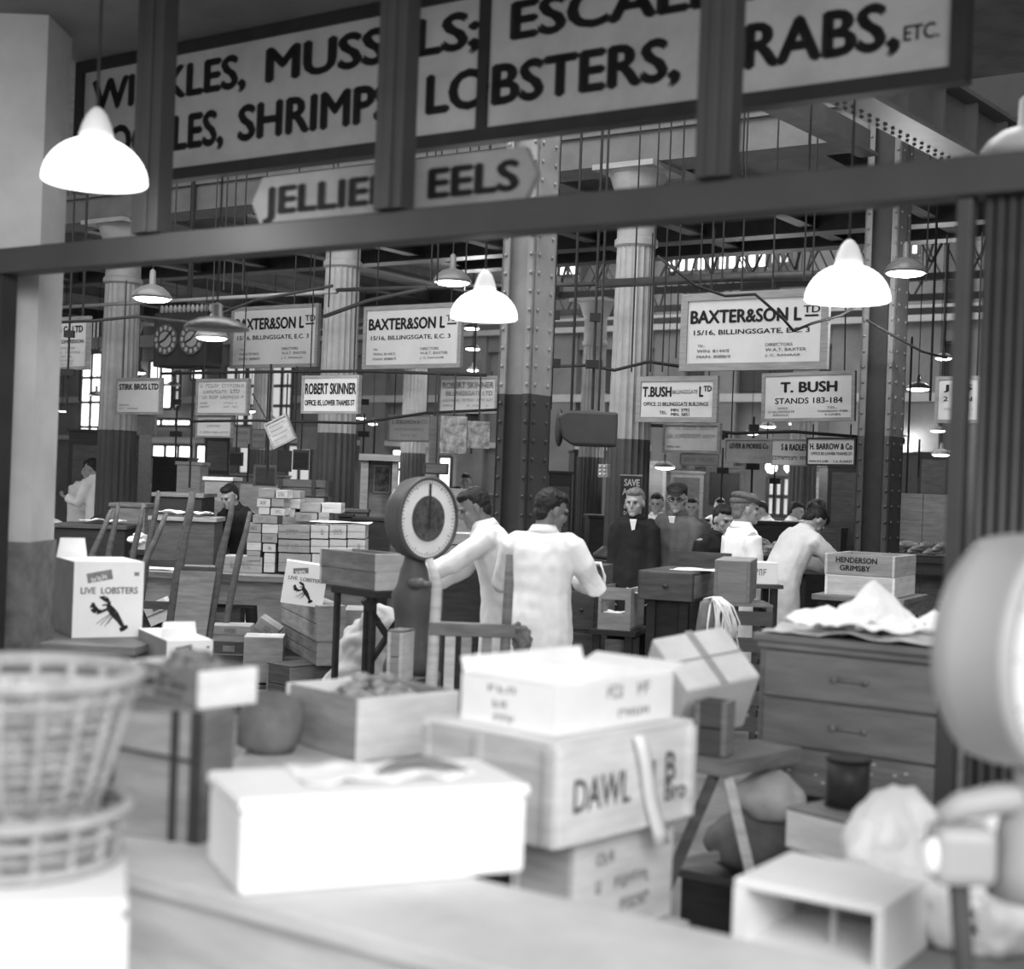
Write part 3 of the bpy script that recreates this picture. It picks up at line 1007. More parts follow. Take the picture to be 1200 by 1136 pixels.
# double clock
C = W(210, 398, 16.3)
o = thing('hanging_clock', 'double-dial clock in a dark square-cornered case hung high by the far column', 'clock', C, AL + .1)
w2, h2 = 36 / F * 16.3 * 1.12, 32 / F * 16.3
MB().box(-w2, w2, 0, .3, -h2, h2).build('case', 'frameblack', o, bevel=.02)
mb = MB()
for i in range(12):
    x = -w2 + (i + .5) * 2 * w2 / 12
    mb.ell((x, .1, h2 + .05), (.025, .025, .05), 8, 5)
mb.build('cresting', 'ironlight', o)
MB().tube([(0, .15, h2), (0, .15, topz(C) - C.z)], .03, 8).build('hanger', 'ink', o)
for sx in (-.5, .5):
    dx = sx * w2 * .98
    rd = .158
    dial = MB().lathe([(rd * 1.12, 0), (rd * 1.12, .02), (.01, .02)], 32, Matrix.Translation((dx, .0, 0)) @ Matrix.Rotation(math.pi / 2, 4, 'X')).build('dial', 'darkpaint', o)
    m = MB().lathe([(rd * .55, 0), (rd * .55, .024), (.01, .024)], 28, Matrix.Translation((dx, .0, 0)) @ Matrix.Rotation(math.pi / 2, 4, 'X'))
    for k in range(12):
        a = k * math.pi / 6
        m.ell((dx + rd * .85 * math.sin(a), -.022, rd * .85 * math.cos(a)), (.024, .006, .028), 8, 5)
    m.build('numerals', 'signdull', dial)
    m = MB()
    for ang, ln in ((math.radians(245), .6), (math.radians(45), .85)):
        m.bar((dx, -.03, 0), (dx + rd * ln * math.sin(ang), -.03, rd * ln * math.cos(ang)), .02, .008, (0, 1, 0))
    m.build('hands', 'frameblack', dial)

# ------------------------------------------------------------------ pipes, cables and hanger rods
def pipe(label, pts, r, mat='iron', name='pipe', cat='pipe', group=None):
    P0 = pts[0]
    o = MB().tube([p - P0 for p in pts], r, 8).build(name, mat, None, P0, smooth=True)
    return tag(o, label, cat, group)


def pp(*a):
    return [W(*q) for q in a]


pipe('long pale conduit crossing in front of the far column just under the front beam', pp((40, 362, 17.6), (250, 350, 15.9), (395, 342, 14.6)), .022, 'ironlight')
pipe('straight iron rail running above the largest hall sign', pp((700, 333, 13.0), (860, 325, 12.0), (1000, 322, 11.0)), .04)
pipe('iron rail behind the front beam between the two white dome lamps', pp((395, 340, 14.6), (520, 336, 13.6), (700, 333, 13.0)), .02)
for lb, pts, r in (('sagging black cable draped in front of the clocks', ((60, 378, 13), (110, 376, 13), (160, 371, 13), (230, 378, 13), (300, 352, 12.8), (390, 335, 12.6)), .014),
                   ('black cable sweeping down to the middle matching board', ((380, 371, 13.5), (430, 353, 13.3), (500, 338, 13)), .02),
                   ('thin black cable looping over the largest sign to its fitting', ((770, 300, 10.8), (815, 335, 10.8), (850, 347, 10.8), (885, 345, 10.7), (900, 358, 10.7), (918, 374, 10.7), (930, 388, 10.7)), .011),
                   ('thin black cable from the sign fitting up to the lattice column', ((930, 388, 10.7), (952, 379, 10.8), (985, 370, 11.0), (1015, 352, 11.6)), .011),
                   ('sagging black cable at the fluted column below the largest sign', ((640, 430, 12.6), (690, 428, 12.6), (720, 434, 12.5), (760, 424, 12.4), (800, 430, 12.4)), .014),
                   ('pair of thin cables from lattice column toward the slim post', ((1015, 375, 11.5), (1050, 395, 11.5), (1080, 412, 11.6), (1110, 420, 11.7)), .01),
                   ('thin cable running beneath the two lower boards', ((745, 498, 14), (800, 500, 14), (860, 508, 14), (930, 506, 14), (1005, 512, 14)), .016),
                   ('thin bar under the three matching boards', ((190, 438, 15.5), (300, 436, 15), (430, 435, 14.5), (570, 440, 14)), .016),
                   ('thin bar behind the bold capitals board', ((225, 494, 15.0), (300, 493, 14.8), (420, 496, 14.6), (500, 484, 14.6), (590, 480, 14.6)), .014)):
    pipe(lb, pp(*pts), r, 'ink', 'cable', 'cable')
RODS = [(78, 215, 480, 15), (93, 300, 470, 16), (183, 205, 300, 12), (204, 205, 300, 12), (262, 195, 340, 12.4), (272, 195, 345, 12.4), (284, 200, 340, 12.5), (312, 180, 240, 12.6), (345, 300, 356, 14), (385, 290, 360, 13.5),
        (505, 285, 330, 11.5), (512, 285, 335, 11.5), (545, 260, 340, 12), (645, 320, 480, 12), (668, 330, 520, 12), (694, 310, 480, 12.3), (740, 140, 436, 12), (762, 270, 436, 12), (776, 300, 436, 12.2), (792, 290, 420, 12.4),
        (833, 250, 342, 11.8), (846, 235, 330, 11), (869, 240, 342, 11.7), (905, 280, 345, 11.5), (942, 210, 330, 11), (870, 120, 205, 10), (948, 115, 205, 10), (1085, 235, 330, 12), (1063, 100, 190, 11), (1050, 395, 560, 15), (1062, 400, 580, 15.5), (1090, 330, 470, 14), (222, 438, 572, 16), (313, 432, 560, 15.5),
        (345, 435, 510, 15), (552, 380, 532, 15), (880, 494, 590, 15), (906, 540, 600, 18), (845, 530, 590, 17), (205, 480, 545, 18), (437, 500, 560, 18), (425, 490, 545, 18), (290, 525, 565, 18), (395, 180, 230, 12), (560, 180, 210, 11), (500, 165, 190, 11), (1076, 520, 560, 17), (1045, 250, 420, 13), (120, 440, 540, 18), (145, 480, 545, 19)]
ORD = 'first second third fourth fifth sixth seventh eighth ninth tenth eleventh twelfth thirteenth fourteenth fifteenth sixteenth seventeenth eighteenth nineteenth twentieth'.split()


def nth(i):
    if i < 20:
        return ORD[i]
    t = ('twenty', 'thirty', 'forty', 'fifty')[(i + 1) // 10 - 2]
    q = (i + 1) % 10
    return {'twenty': 'twentieth', 'thirty': 'thirtieth', 'forty': 'fortieth', 'fifty': 'fiftieth'}[t] if q == 0 else t + '-' + ORD[q - 1]


RODS.sort()
for i, (x, y0, y1, d) in enumerate(RODS):
    a, b = W(x, y1, d), W(x, y0, d)
    top = Vector((a.x, a.y, topz(a) if y0 < 380 else b.z + .05))
    o = thing('hanging_rod', 'thin black hanger rod, %s of all such rods counted from the pier' % nth(i), 'rod', a, 0, 'hanger rods of the hall')
    MB().tube([(0, 0, 0), (0, 0, top.z - a.z)], .007 if y1 < 438 else .012, 6).build('rod', 'ink', o)
    if y1 > 440 and i % 2 == 0:
        m = MB().box(-.07, .07, -.04, .04, .35, .42).box(-.05, .05, -.03, .03, .75, .82)
        m.build('clamp', 'ink', o)
# hanging metal hood in front of the near fluted column
C = W(686, 503, 11.5)
o = thing('hanging_hood', 'dark tin hood with a rounded open end hung before the near fluted column', 'hood', C, .1)
mb = MB()
rings = []
for x in (-.2, -.12, .24):
    rr = .1 if x < -.15 else .155
    rings.append([Vector((x - (.05 * math.sin(t) if x < -.1 else 0), .16 * math.cos(t + .785) * 1.2, rr * math.sin(t + .785) * 1.25)) for t in [k * math.pi / 2 for k in range(4)]])
mb.loft(rings)
mb.build('hood', 'darkpaint', o, bevel=.02)
MB().ell((-.21, 0, 0), (.035, .13, .15), 16, 8).build('glass_front', 'frameblack', o, smooth=True)
MB().tube([(.1, 0, .15), (.1, 0, topz(C) - C.z)], .01, 6).build('hanger', 'ink', o)
# hanging cash boxes and notices
for lb, x0, x1, y0, y1, d, mat in (('dark wooden box hanging open under the tilted board', 325, 342, 528, 553, 16, 'woodblack'), ('brown box face hung beside the dark open one', 343, 362, 527, 551, 16.3, 'wooddark'),
                                   ('lower dark box hung beneath the dark open one', 297, 324, 545, 570, 15.5, 'wooddark'), ('tall dark hung cabinet under the pale notices', 240, 269, 512, 556, 18, 'woodblack'),
                                   ('small brown box hung between the pale windows', 268, 285, 530, 546, 18, 'wooddark'), ('dark block hanging over the round dial of the middle scale', 496, 526, 543, 556, 13, 'woodblack'),
                                   ('pale stained paper hung on a wire above the dial', 516, 547, 488, 532, 13, 'picture'), ('second stained paper hung nearer the riveted column', 548, 574, 494, 526, 13.3, 'picture'),
                                   ('upright dark board hung beside the stained papers', 503, 515, 488, 545, 13.4, 'wooddark')):
    C = W((x0 + x1) / 2, (y0 + y1) / 2, d)
    hw, hh = (x1 - x0) / 2 / F * d, (y1 - y0) / 2 / F * d
    flat = 'paper' in lb or 'board' in lb
    o = thing('hanging_paper' if 'paper' in lb else 'hanging_box', lb, 'paper' if 'paper' in lb else 'box', C, .15)
    MB().box(-hw, hw, 0, .02 if flat else hw, -hh, hh).build('body', mat, o, bevel=.004)
    MB().tube([(0, .01, hh), (0, .01, W((x0 + x1) / 2, min(438, y0 - 12), d).z - C.z)], .008, 6).build('hanger', 'ink', o)
    if not flat:
        MB().box(-hw * .8, hw * .8, -.012, 0, -hh * .8, hh * .75).build('door', 'wooddark' if mat == 'woodblack' else 'woodblack', o)

# ================================================================== people
def lerp(a, b, t):
    return a + (b - a) * t


def hand(mb, wr, f, n, side, curl=.5, k=1.0):
    """palm, four fingers and a thumb from wrist wr; f along the hand, n the palm's normal, side = +1/-1 thumb side"""
    f, n = f.normalized(), n.normalized()
    s = f.cross(n).normalized() * side
    n = s.cross(f).normalized() * side
    R = Matrix((s, f, n)).transposed()
    mb.ell(wr + f * .05 * k, (.042 * k, .058 * k, .019 * k), 12, 8, R)
    for i, (o, ln) in enumerate(((.031, .068), (.011, .078), (-.011, .073), (-.031, .056))):
        p = wr + f * .085 * k + s * o * k
        a = p + (f * math.cos(curl) + n * math.sin(curl)) * ln * .5 * k
        b = a + (f * math.cos(curl * 2) + n * math.sin(curl * 2)) * ln * .35 * k
        c = b + (f * math.cos(curl * 2.7) + n * math.sin(curl * 2.7)) * ln * .25 * k
        mb.tube([p - f * .02, p, a, b, c], [.0095 * k, .0095 * k, .0085 * k, .0078 * k, .006 * k], 8)
    p = wr + f * .03 * k + s * .035 * k
    a = p + (s * .6 + f * .7 + n * .25).normalized() * .04 * k
    b = a + (s * .15 + f * .9 + n * .4).normalized() * .03 * k
    mb.tube([wr + f * .015, p, a, b], [.012 * k, .0125 * k, .011 * k, .008 * k], 8)


def person(label, px, d, yaw, H=1.72, bend=0, hp=0, hy=0, ra=None, la=None, z0=0.0, coat='coat', hem=.42, skin='skin', hair='hair', cap=None, trous='trousers', vox=.014,
           rc=.35, lc=.35, curl=.45, collar=None, lean=0.0, glasses=False, legs=((.02, 0), (-.02, 0)), ypx=560, shirt=False, bulk=1.0, sw=.18):
    """yaw 0: facing away, 90: facing the pier side, -90: the other, 180: facing the camera.
    ra / la: (upper-arm direction, forearm direction) in body axes x right, y forward, z up"""
    k = H / 1.72
    P = W(px, ypx, d)
    P.z = z0
    o = thing('person', label, 'person', P, math.radians(yaw))
    b = math.radians(bend)
    up = Vector((math.sin(lean), math.sin(b), math.cos(b))).normalized()
    fwd = Vector((0, math.cos(b), -math.sin(b)))
    pel = Vector((0, -.12 * math.sin(b), .93)) * k
    R0 = Vector((1, 0, 0))

    def sp(t):                       # along the spine, rounding forward when bent
        return pel + up * t * k + Vector((0, 1, -.2)) * (.12 * math.sin(b) * (t / .5) ** 2 * k)

    def ring(c, rx, ry, u, n=16, ph=0):
        y = u.cross(R0).normalized() * -1
        y = Vector((0, u.z, -u.y)).normalized()
        return [c + R0 * (rx * k * math.cos(a)) + y * (ry * k * math.sin(a)) for a in [2 * math.pi * i / n for i in range(n)]]
    Z = Vector((0, 0, 1))
    neck = sp(.52)
    hd = (Matrix.Rotation(math.radians(hy), 3, 'Z') @ Matrix.Rotation(math.radians(-hp) - b * .6, 3, 'X'))
    hc = neck + (up * .5 + hd @ Z * .5).normalized() * .128 * k + hd @ Vector((0, .028 * k, 0))
    body = MB()
    body.loft([ring(sp(-.1), .15, .10, Z), ring(sp(.05), .15, .105, up), ring(sp(.18), .14, .10, up), ring(sp(.32), .165, .11, up), ring(sp(.43), .165, .095, up), ring(sp(.5), .085, .07, up), ring(sp(.54), .052, .055, up)])
    body.tube([sp(.44), neck, hc - hd @ Vector((0, .02, .03)) * k], [.075 * k, .058 * k, .055 * k], 12)
    body.ell(hc + hd @ Vector((0, -.012, .02)) * k, (.077 * k, .097 * k, .105 * k), 16, 12, hd)
    body.ell(hc + hd @ Vector((0, .03, -.055)) * k, (.056 * k, .066 * k, .068 * k), 14, 10, hd)
    body.ell(hc + hd @ Vector((0, .075, -.1)) * k, (.03 * k, .026 * k, .022 * k), 10, 8, hd)           # chin
    body.ell(hc + hd @ Vector((0, .098, -.022)) * k, (.014 * k, .026 * k, .03 * k), 10, 8, hd)         # nose
    body.ell(hc + hd @ Vector((0, .083, .022)) * k, (.055 * k, .02 * k, .014 * k), 10, 8, hd)          # brow
    body.ell(hc + hd @ Vector((0, .086, -.068)) * k, (.026 * k, .016 * k, .011 * k), 10, 8, hd)        # lips
    for s in (-1, 1):
        body.ell(hc + hd @ Vector((s * .08, -.008, -.012)) * k, (.012 * k, .02 * k, .033 * k), 8, 8, hd)   # ears
        body.ell(hc + hd @ Vector((s * .042, .06, -.03)) * k, (.024 * k, .024 * k, .022 * k), 8, 6, hd)    # cheeks
    arms = {}
    for s, a, c_ in ((1, ra, rc), (-1, la, lc)):
        u, fo = a if a else ((.06 * s, .04, -1), (.0, .25, -1))
        sh = sp(.425) + R0 * (s * sw * k)
        el = sh + Vector(u).normalized() * .29 * k
        wr = el + Vector(fo).normalized() * .255 * k
        arms[s] = (sh, el, wr)
        body.tube([sp(.44) + R0 * (s * .1 * k), sh, lerp(sh, el, .5), el, lerp(el, wr, .4), wr], [.06 * k, .06 * k, .05 * k, .042 * k, .042 * k, .028 * k], 10)
        fv = (wr - el).normalized()
        nv = fv.cross(Vector((s, 0, .25))) if abs(fv.z) < .8 else Vector((-s, .2, 0))
        body.tube([wr - fv * .02, wr + fv * .03 * k], [.028 * k, .026 * k], 10)
        hand(body, wr, fv, nv, -s if abs(fv.z) < .8 else s, curl, k)
    ank = []
    for s, (ly, lx) in ((1, legs[0]), (-1, legs[1])):
        hip = Vector((s * .09, pel.y / k, .93)) * k
        kn = Vector((s * .1 + lx * .5, ly * .6 + .02, .5)) * k
        an = Vector((s * .11 + lx, ly - .02, .085)) * k
        ank.append((s, hip, kn, an))
        body.tube([hip, lerp(hip, kn, .5), kn, lerp(kn, an, .35), an], [.085 * k, .072 * k, .052 * k, .055 * k, .036 * k], 10)
        body.ell(an + Vector((0, .05, -.04)) * k, (.04 * k, .11 * k, .04 * k), 10, 8)
    ob = body.build('body', skin, o)
    bake(ob, [('REMESH', dict(mode='VOXEL', voxel_size=vox * .55)), ('SMOOTH', dict(factor=.5, iterations=2))])
    # trousers and shoes
    tr = MB()
    for s, hip, kn, an in ank:
        tr.tube([hip + Z * .06 * k, lerp(hip, kn, .3), kn, an + Z * .0], [.088 * k, .088 * k, .072 * k, .062 * k], 12)
    tr.ell(pel + Z * .0, (.15 * k, .105 * k, .11 * k), 14, 8)
    t = tr.build('trousers', trous, o)
    bake(t, [('REMESH', dict(mode='VOXEL', voxel_size=vox)), ('SMOOTH', dict(factor=.5, iterations=2))])
    for s, hip, kn, an in ank:
        m = MB().ell(an + Vector((0, .055, -.04)) * k, (.048 * k, .14 * k, .046 * k), 14, 8)
        m.v = [(x, y, max(z, .003)) for x, y, z in m.v]
        m.build('shoe', 'shoe', o, smooth=True)
    # coat
    ct = MB()
    q = bulk
    dn = lambda z: Vector((pel.x, pel.y * (1 - .6 * (1 - z / .93)), z * k))
    tilt = lambda t: (Z * (1 - t) + up * t).normalized()
    rings = []
    if hem < .85:
        rings += [ring(dn(hem), .215 * q, .175 * q, Z), ring(dn(lerp(hem, .9, .5)), .215 * q, .17 * q, Z), ring(dn(.88), .215 * q, .17 * q, tilt(.3))]
    rings += [ring(sp(.02), .208 * q, .165 * q, tilt(.6)), ring(sp(.14), .19 * q, .145 * q, up), ring(sp(.3), .195 * q, .145 * q, up), ring(sp(.4), .2 * q, .135 * q, up), ring(sp(.46), .165, .115, up), ring(sp(.5), .11, .09, up), ring(sp(.525), .075, .075, up)]
    ct.loft(rings)
    for s in (1, -1):
        sh, el, wr = arms[s]
        cf = lerp(el, wr, .9)
        ct.tube([sp(.455) + R0 * (s * .07 * k), sp(.45) + R0 * (s * .14 * k), sh, lerp(sh, el, .5), el, lerp(el, wr, .5), cf], [.055 * k, .068 * k, .078 * k, .076 * k, .07 * k, .064 * k, .058 * k], 12)
    ob = ct.build('overcoat' if coat.startswith('over') else 'coat', coat, o)
    bake(ob, [('REMESH', dict(mode='VOXEL', voxel_size=vox)), ('SMOOTH', dict(factor=.5, iterations=3))])
    sd = px * .37
    me = ob.data
    for v in me.vertices:
        p = v.co
        fo = noise.noise(Vector((p.x * 9 + sd, p.y * 9, p.z * 3.2))) * .6 + noise.noise(Vector((p.x * 20 + sd, p.y * 20, p.z * 14))) * .4
        v.co = p + v.normal * fo * .016
    # collar
    cr = [ring(sp(.49), .09, .08, up, 20), ring(sp(.545), .063, .066, up, 20), ring(sp(.548), .069, .073, up, 20), ring(sp(.5), .1, .094, up, 20)]
    MB().loft(cr, closed=True).build('collar', coat, o, smooth=True)
    if shirt:
        m = MB()
        a, c2 = sp(.5) + fwd * .1 * k, sp(.3) + fwd * .165 * k
        m.prism([(-.03 * k, 0), (.03 * k, 0), (.006, -.13 * k), (-.006, -.13 * k)], -.006, .012, Matrix.Translation(a + fwd * .02) @ Matrix.Rotation(-b - .2, 4, 'X'))
        m.build('shirt_front', 'cloth', o)
    # hair, cap
    hm = MB()
    hm.ell(hc + hd @ Vector((0, -.03, .035)) * k, (.083 * k, .09 * k, .098 * k), 18, 12, hd)
    hm.ell(hc + hd @ Vector((0, .03, .085)) * k, (.068 * k, .062 * k, .04 * k), 14, 8, hd)
    hm.ell(hc + hd @ Vector((0, -.062, -.03)) * k, (.066 * k, .045 * k, .06 * k), 14, 8, hd)
    ho = hm.build('hair', hair, o, smooth=True)
    bake(ho, [('REMESH', dict(mode='VOXEL', voxel_size=vox * .7)), ('SMOOTH', dict(factor=.5, iterations=2))])
    for v in ho.data.vertices:
        v.co += v.normal * noise.noise(v.co * 60) * .006
    if cap:
        cm = MB()
        cm.ell(hc + hd @ Vector((0, .0, .088)) * k, (.094 * k, .122 * k, .042 * k), 20, 10, hd @ Matrix.Rotation(-.24, 3, 'X'))
        cm.ell(hc + hd @ Vector((0, -.03, .06)) * k, (.09 * k, .1 * k, .045 * k), 16, 8, hd)
        co = cm.build('cap', cap, o, smooth=True)
        pm = MB().ell(hc + hd @ Vector((0, .115, .058)) * k, (.07 * k, .06 * k, .008 * k), 16, 6, hd @ Matrix.Rotation(-.3, 3, 'X'))
        pm.build('cap_peak', cap, co, smooth=True)
    for s in (-1, 1):
        MB().ell(hc + hd @ Vector((s * .032, .088, .002)) * k, (.013 * k, .006 * k, .006 * k), 8, 6, hd).build('eye', 'hair', o, smooth=True)
    if glasses:
        gm = MB()
        for s in (-1, 1):
            gm.tube([hc + hd @ (Vector((s * .035 + .022 * math.cos(a), .103, .002 + .018 * math.sin(a))) * k) for a in [i * .7 for i in range(10)]], .004, 5)
            gm.tube([hc + hd @ (Vector((s * .058, .1, .004)) * k), hc + hd @ (Vector((s * .085, 0, .004)) * k)], .003, 5)
        gm.build('glasses', 'frameblack', o)
    return o, P, arms, hc


# the two men at the middle scale
person('man in white coat seen from behind, elbow bent out, standing beside the middle scale', 638, 8.65, -14, 1.73, 4, 14, -48, ra=((.46, .2, -.8), (-.55, .75, .12)), la=((-.3, .45, -.8), (-.3, .9, -.1)), vox=.011, hem=.5, skin='skindark', bulk=.97)
person('dark-haired man in white coat stooping in profile, both arms reaching to the middle scale', 594, 9.6, 88, 1.75, 15, 16, 6, ra=((.05, .62, -.75), (.0, .86, -.5)), la=((-.14, .8, -.6), (-.05, .9, -.36)), vox=.011, hem=.5, skin='skindark')
# along the aisle
person('man in flat tweed cap and white coat standing side-on by the desk', 871, 11.4, -72, 1.74, 0, 0, -8, cap='tweed', hair='hairgrey', vox=.014, hem=.4, la=((-.05, .1, -1), (0, .3, -1)), ra=((.05, .1, -1), (.0, .3, -1)), bulk=1.0)
person('grey-haired man in long black overcoat standing next to the poster', 746, 12.75, 168, 1.75, 0, 4, -8, coat='overblack', hair='hairgrey', vox=.015, hem=.3, shirt=True, bulk=.82, sw=.15)
person('tall man in grey overcoat, dark hat and glasses with white shirt front', 796, 12.95, 152, 1.8, 2, 4, 14, coat='overgrey', hair='hair', vox=.015, hem=.3, shirt=True, glasses=True, bulk=1.0, sw=.165, cap='frameblack')
person('man in dark jacket leaning forward behind the desk', 832, 12.2, -140, 1.66, 14, 4, -14, coat='overblack', vox=.015, hem=.55, bulk=1.1)
person('white-coated man bending low over a trestle beside the riveted column', 922, 12.5, -64, 1.76, 24, 44, 0, ra=((.1, .75, -.65), (-.1, .9, -.25)), la=((-.1, .7, -.7), (.1, .95, -.2)), coat='coatgrey', vox=.014, hem=.56)
# far sides
person('man in belted white coat standing by the tables near the pier, chin down', 117, 19.4, 68, 1.74, 8, 18, 10, z0=.16, ra=((.1, .45, -.85), (-.1, .95, .1)), la=((-.1, .4, -.9), (.2, .9, .25)), vox=.018, hem=.62)
person('man in pale coat half hidden behind the belted white coat', 103, 20.2, 190, 1.72, 0, 6, 0, z0=.1, vox=.02, coat='coatgrey', hem=.6)
person('man bent double in a white coat close beside the pier', 72, 17.0, 60, 1.68, 72, 20, 0, vox=.02, hem=.75, ra=((0, .3, -1), (0, .4, -1)), la=((0, .3, -1), (0, .4, -1)))
person('man in white smock bending away behind the porters barrows', 184, 19.5, 8, 1.7, 52, 20, 0, vox=.02, hem=.75, ra=((.2, .5, -.8), (0, .8, -.5)), la=((-.2, .5, -.8), (0, .8, -.5)))
person('dark-haired porter in dark clothes stooping behind the barrows', 290, 15.1, 150, 1.7, 22, 10, 0, coat='overblack', vox=.018, hem=.8)
person('man with white vest over dark sleeves standing in the lit shop beyond the scale', 546, 21.5, 176, 1.72, 0, 0, 0, z0=.16, vox=.02, hem=.7, skin='skindark', trous='overblack')
person('man in dark flat cap and white coat just beside the rim of the round scale', 541, 17.5, 70, 1.68, 6, 8, 0, vox=.018, cap='overblack', hem=.7)
person('far white-coated man with head down behind the flat cap', 908, 21, 100, 1.66, 14, 16, 0, vox=.022, hem=.6)
person('far white-coated man leaning toward his neighbour behind the bending man', 924, 20.5, -120, 1.66, 10, 8, 0, vox=.022, hem=.6)
person('far white-coated man seen from behind under the small framed board', 952, 19.2, -30, 1.66, 2, 4, 0, vox=.022, hem=.6)
person('far man beside the white-coated back under the small framed board', 963, 19.6, 40, 1.7, 2, 0, 0, vox=.022, hem=.6, coat='coatgrey')
person('far man in white smock leaning just beside the lattice column', 996, 17, -70, 1.66, 22, 10, 0, vox=.02, hem=.6)
person('man in white apron turned away between lattice column and wooden panel', 1036, 15, 24, 1.68, 4, 8, -30, vox=.018, hem=.6, skin='skindark')
person('far man in white shirt between the two overcoats', 771, 17, 165, 1.7, 0, 4, 0, vox=.02, hem=.75)
person('far bare-headed man behind the leaning man in the dark jacket', 812, 18, 170, 1.66, 0, 4, 0, vox=.022, coat='overgrey', hem=.5)
person('far man in white coat partly hidden by the leaning man', 845, 20.4, 170, 1.66, 0, 6, 0, vox=.022, hem=.5)

# ================================================================== counters, tables and stands
def table(name, label, cat, P, rz, x0, x1, y0, y1, zt, top='woodmid', leg='wooddark', th=.05, apron=.12, lw=.07, brace=False, shelf=None):
    o = thing(name, label, cat, Vector((P[0], P[1], 0)), rz)
    MB().box(x0, x1, y0, y1, zt - th, zt).build('table_top', top, o, bevel=.004)
    if apron:
        MB().box(x0 + .03, x1 - .03, y0 + .02, y0 + .045, zt - th - apron, zt - th - .001).build('apron', top, o)
    for x in (x0 + lw, x1 - lw):
        for y in (y0 + lw + .03, y1 - lw):
            MB().box(x - lw / 2, x + lw / 2, y - lw / 2, y + lw / 2, 0, zt - th - .001).build('leg', leg, o)
    if shelf:
        MB().box(x0 + .02, x1 - .02, y0 + .06, y1 - .03, shelf - .03, shelf).build('shelf', leg, o)
    if brace:
        for x in (x0 + lw, x1 - lw):
            MB().bar((x, y0 + .06, zt - .4), (x + (.28 if x < (x0 + x1) / 2 else -.28), y0 + .06, zt - th - .01), .03, .03).build('brace', leg, o)
    return o


CO = Vector((0, 3.11, 0))
ZC = .86
table('counter', 'long pale plank counter with deep front board across the bottom of the view', 'counter', CO, AL, -3.2, 1.5, -.45, 0, ZC, 'countertop', 'woodgrey', .04, .5, .09)


def xat(px, d, z=1):
    return Wz(px, 568, CAMZ) if False else W(px, 568, d).x


# white polystyrene box on the counter
P, f, L, Wd, H = boxdims(279, 937, 1052, None, 615, 24, zb=ZC, Wd=.3)
o = thing('fish_box', 'large bright white fish box lying on the pale counter', 'box', P, f)
MB().box(0, L, 0, Wd, 0, H - .03).build('body', 'poly', o, bevel=.012)
MB().box(-.006, L + .006, -.006, Wd + .006, H - .029, H).build('lid', 'poly', o, bevel=.01)
t = H + .0005
sheet('paper_sheet', 'creased white paper lying on the big white fish box', 'paper', P + Vector((0, 0, t)) + Vector((math.cos(f) * L * .55 - math.sin(f) * Wd * .55, math.sin(f) * L * .55 + math.cos(f) * Wd * .55, 0)), L * .6, Wd * .6, .02, 'paper', 3, (0, 0, f), freq=9)
m = MB().tube([(L * .5 + i * .03, Wd * .3 + .03 * math.sin(i * .45), H + .022 + .014 * math.sin(i * .5)) for i in range(8)], [.004, .01, .013, .014, .013, .011, .008, .003], 8)
o2 = m.build('fish', 'woodgrey', None, P, f, smooth=True)
tag(o2, 'slim dark eel-like fish curled on top of the big white box', 'fish')

# pale chest and stacked baskets at the near corner
P, f, L, Wd, H = boxdims(147, 1056, 1136, None, None, 106, d=2.42, L=.42, Wd=.75)
ztop = P.z + H
P.z = 0
o = thing('packing_case', 'tall pale packing case under the two wicker baskets', 'case', P, f)
MB().box(.01, .41, .01, .74, 0, ztop - .02).build('body', 'cardpale', o, bevel=.01)
MB().box(0, .42, 0, .75, ztop - .0195, ztop).build('lid', 'cardpale', o, bevel=.006)
for x in (.0,):
    for y in (.0, .66):
        MB().box(-.012, .009, y, y + .08, .02, ztop - .03).build('batten', 'cardpale', o)


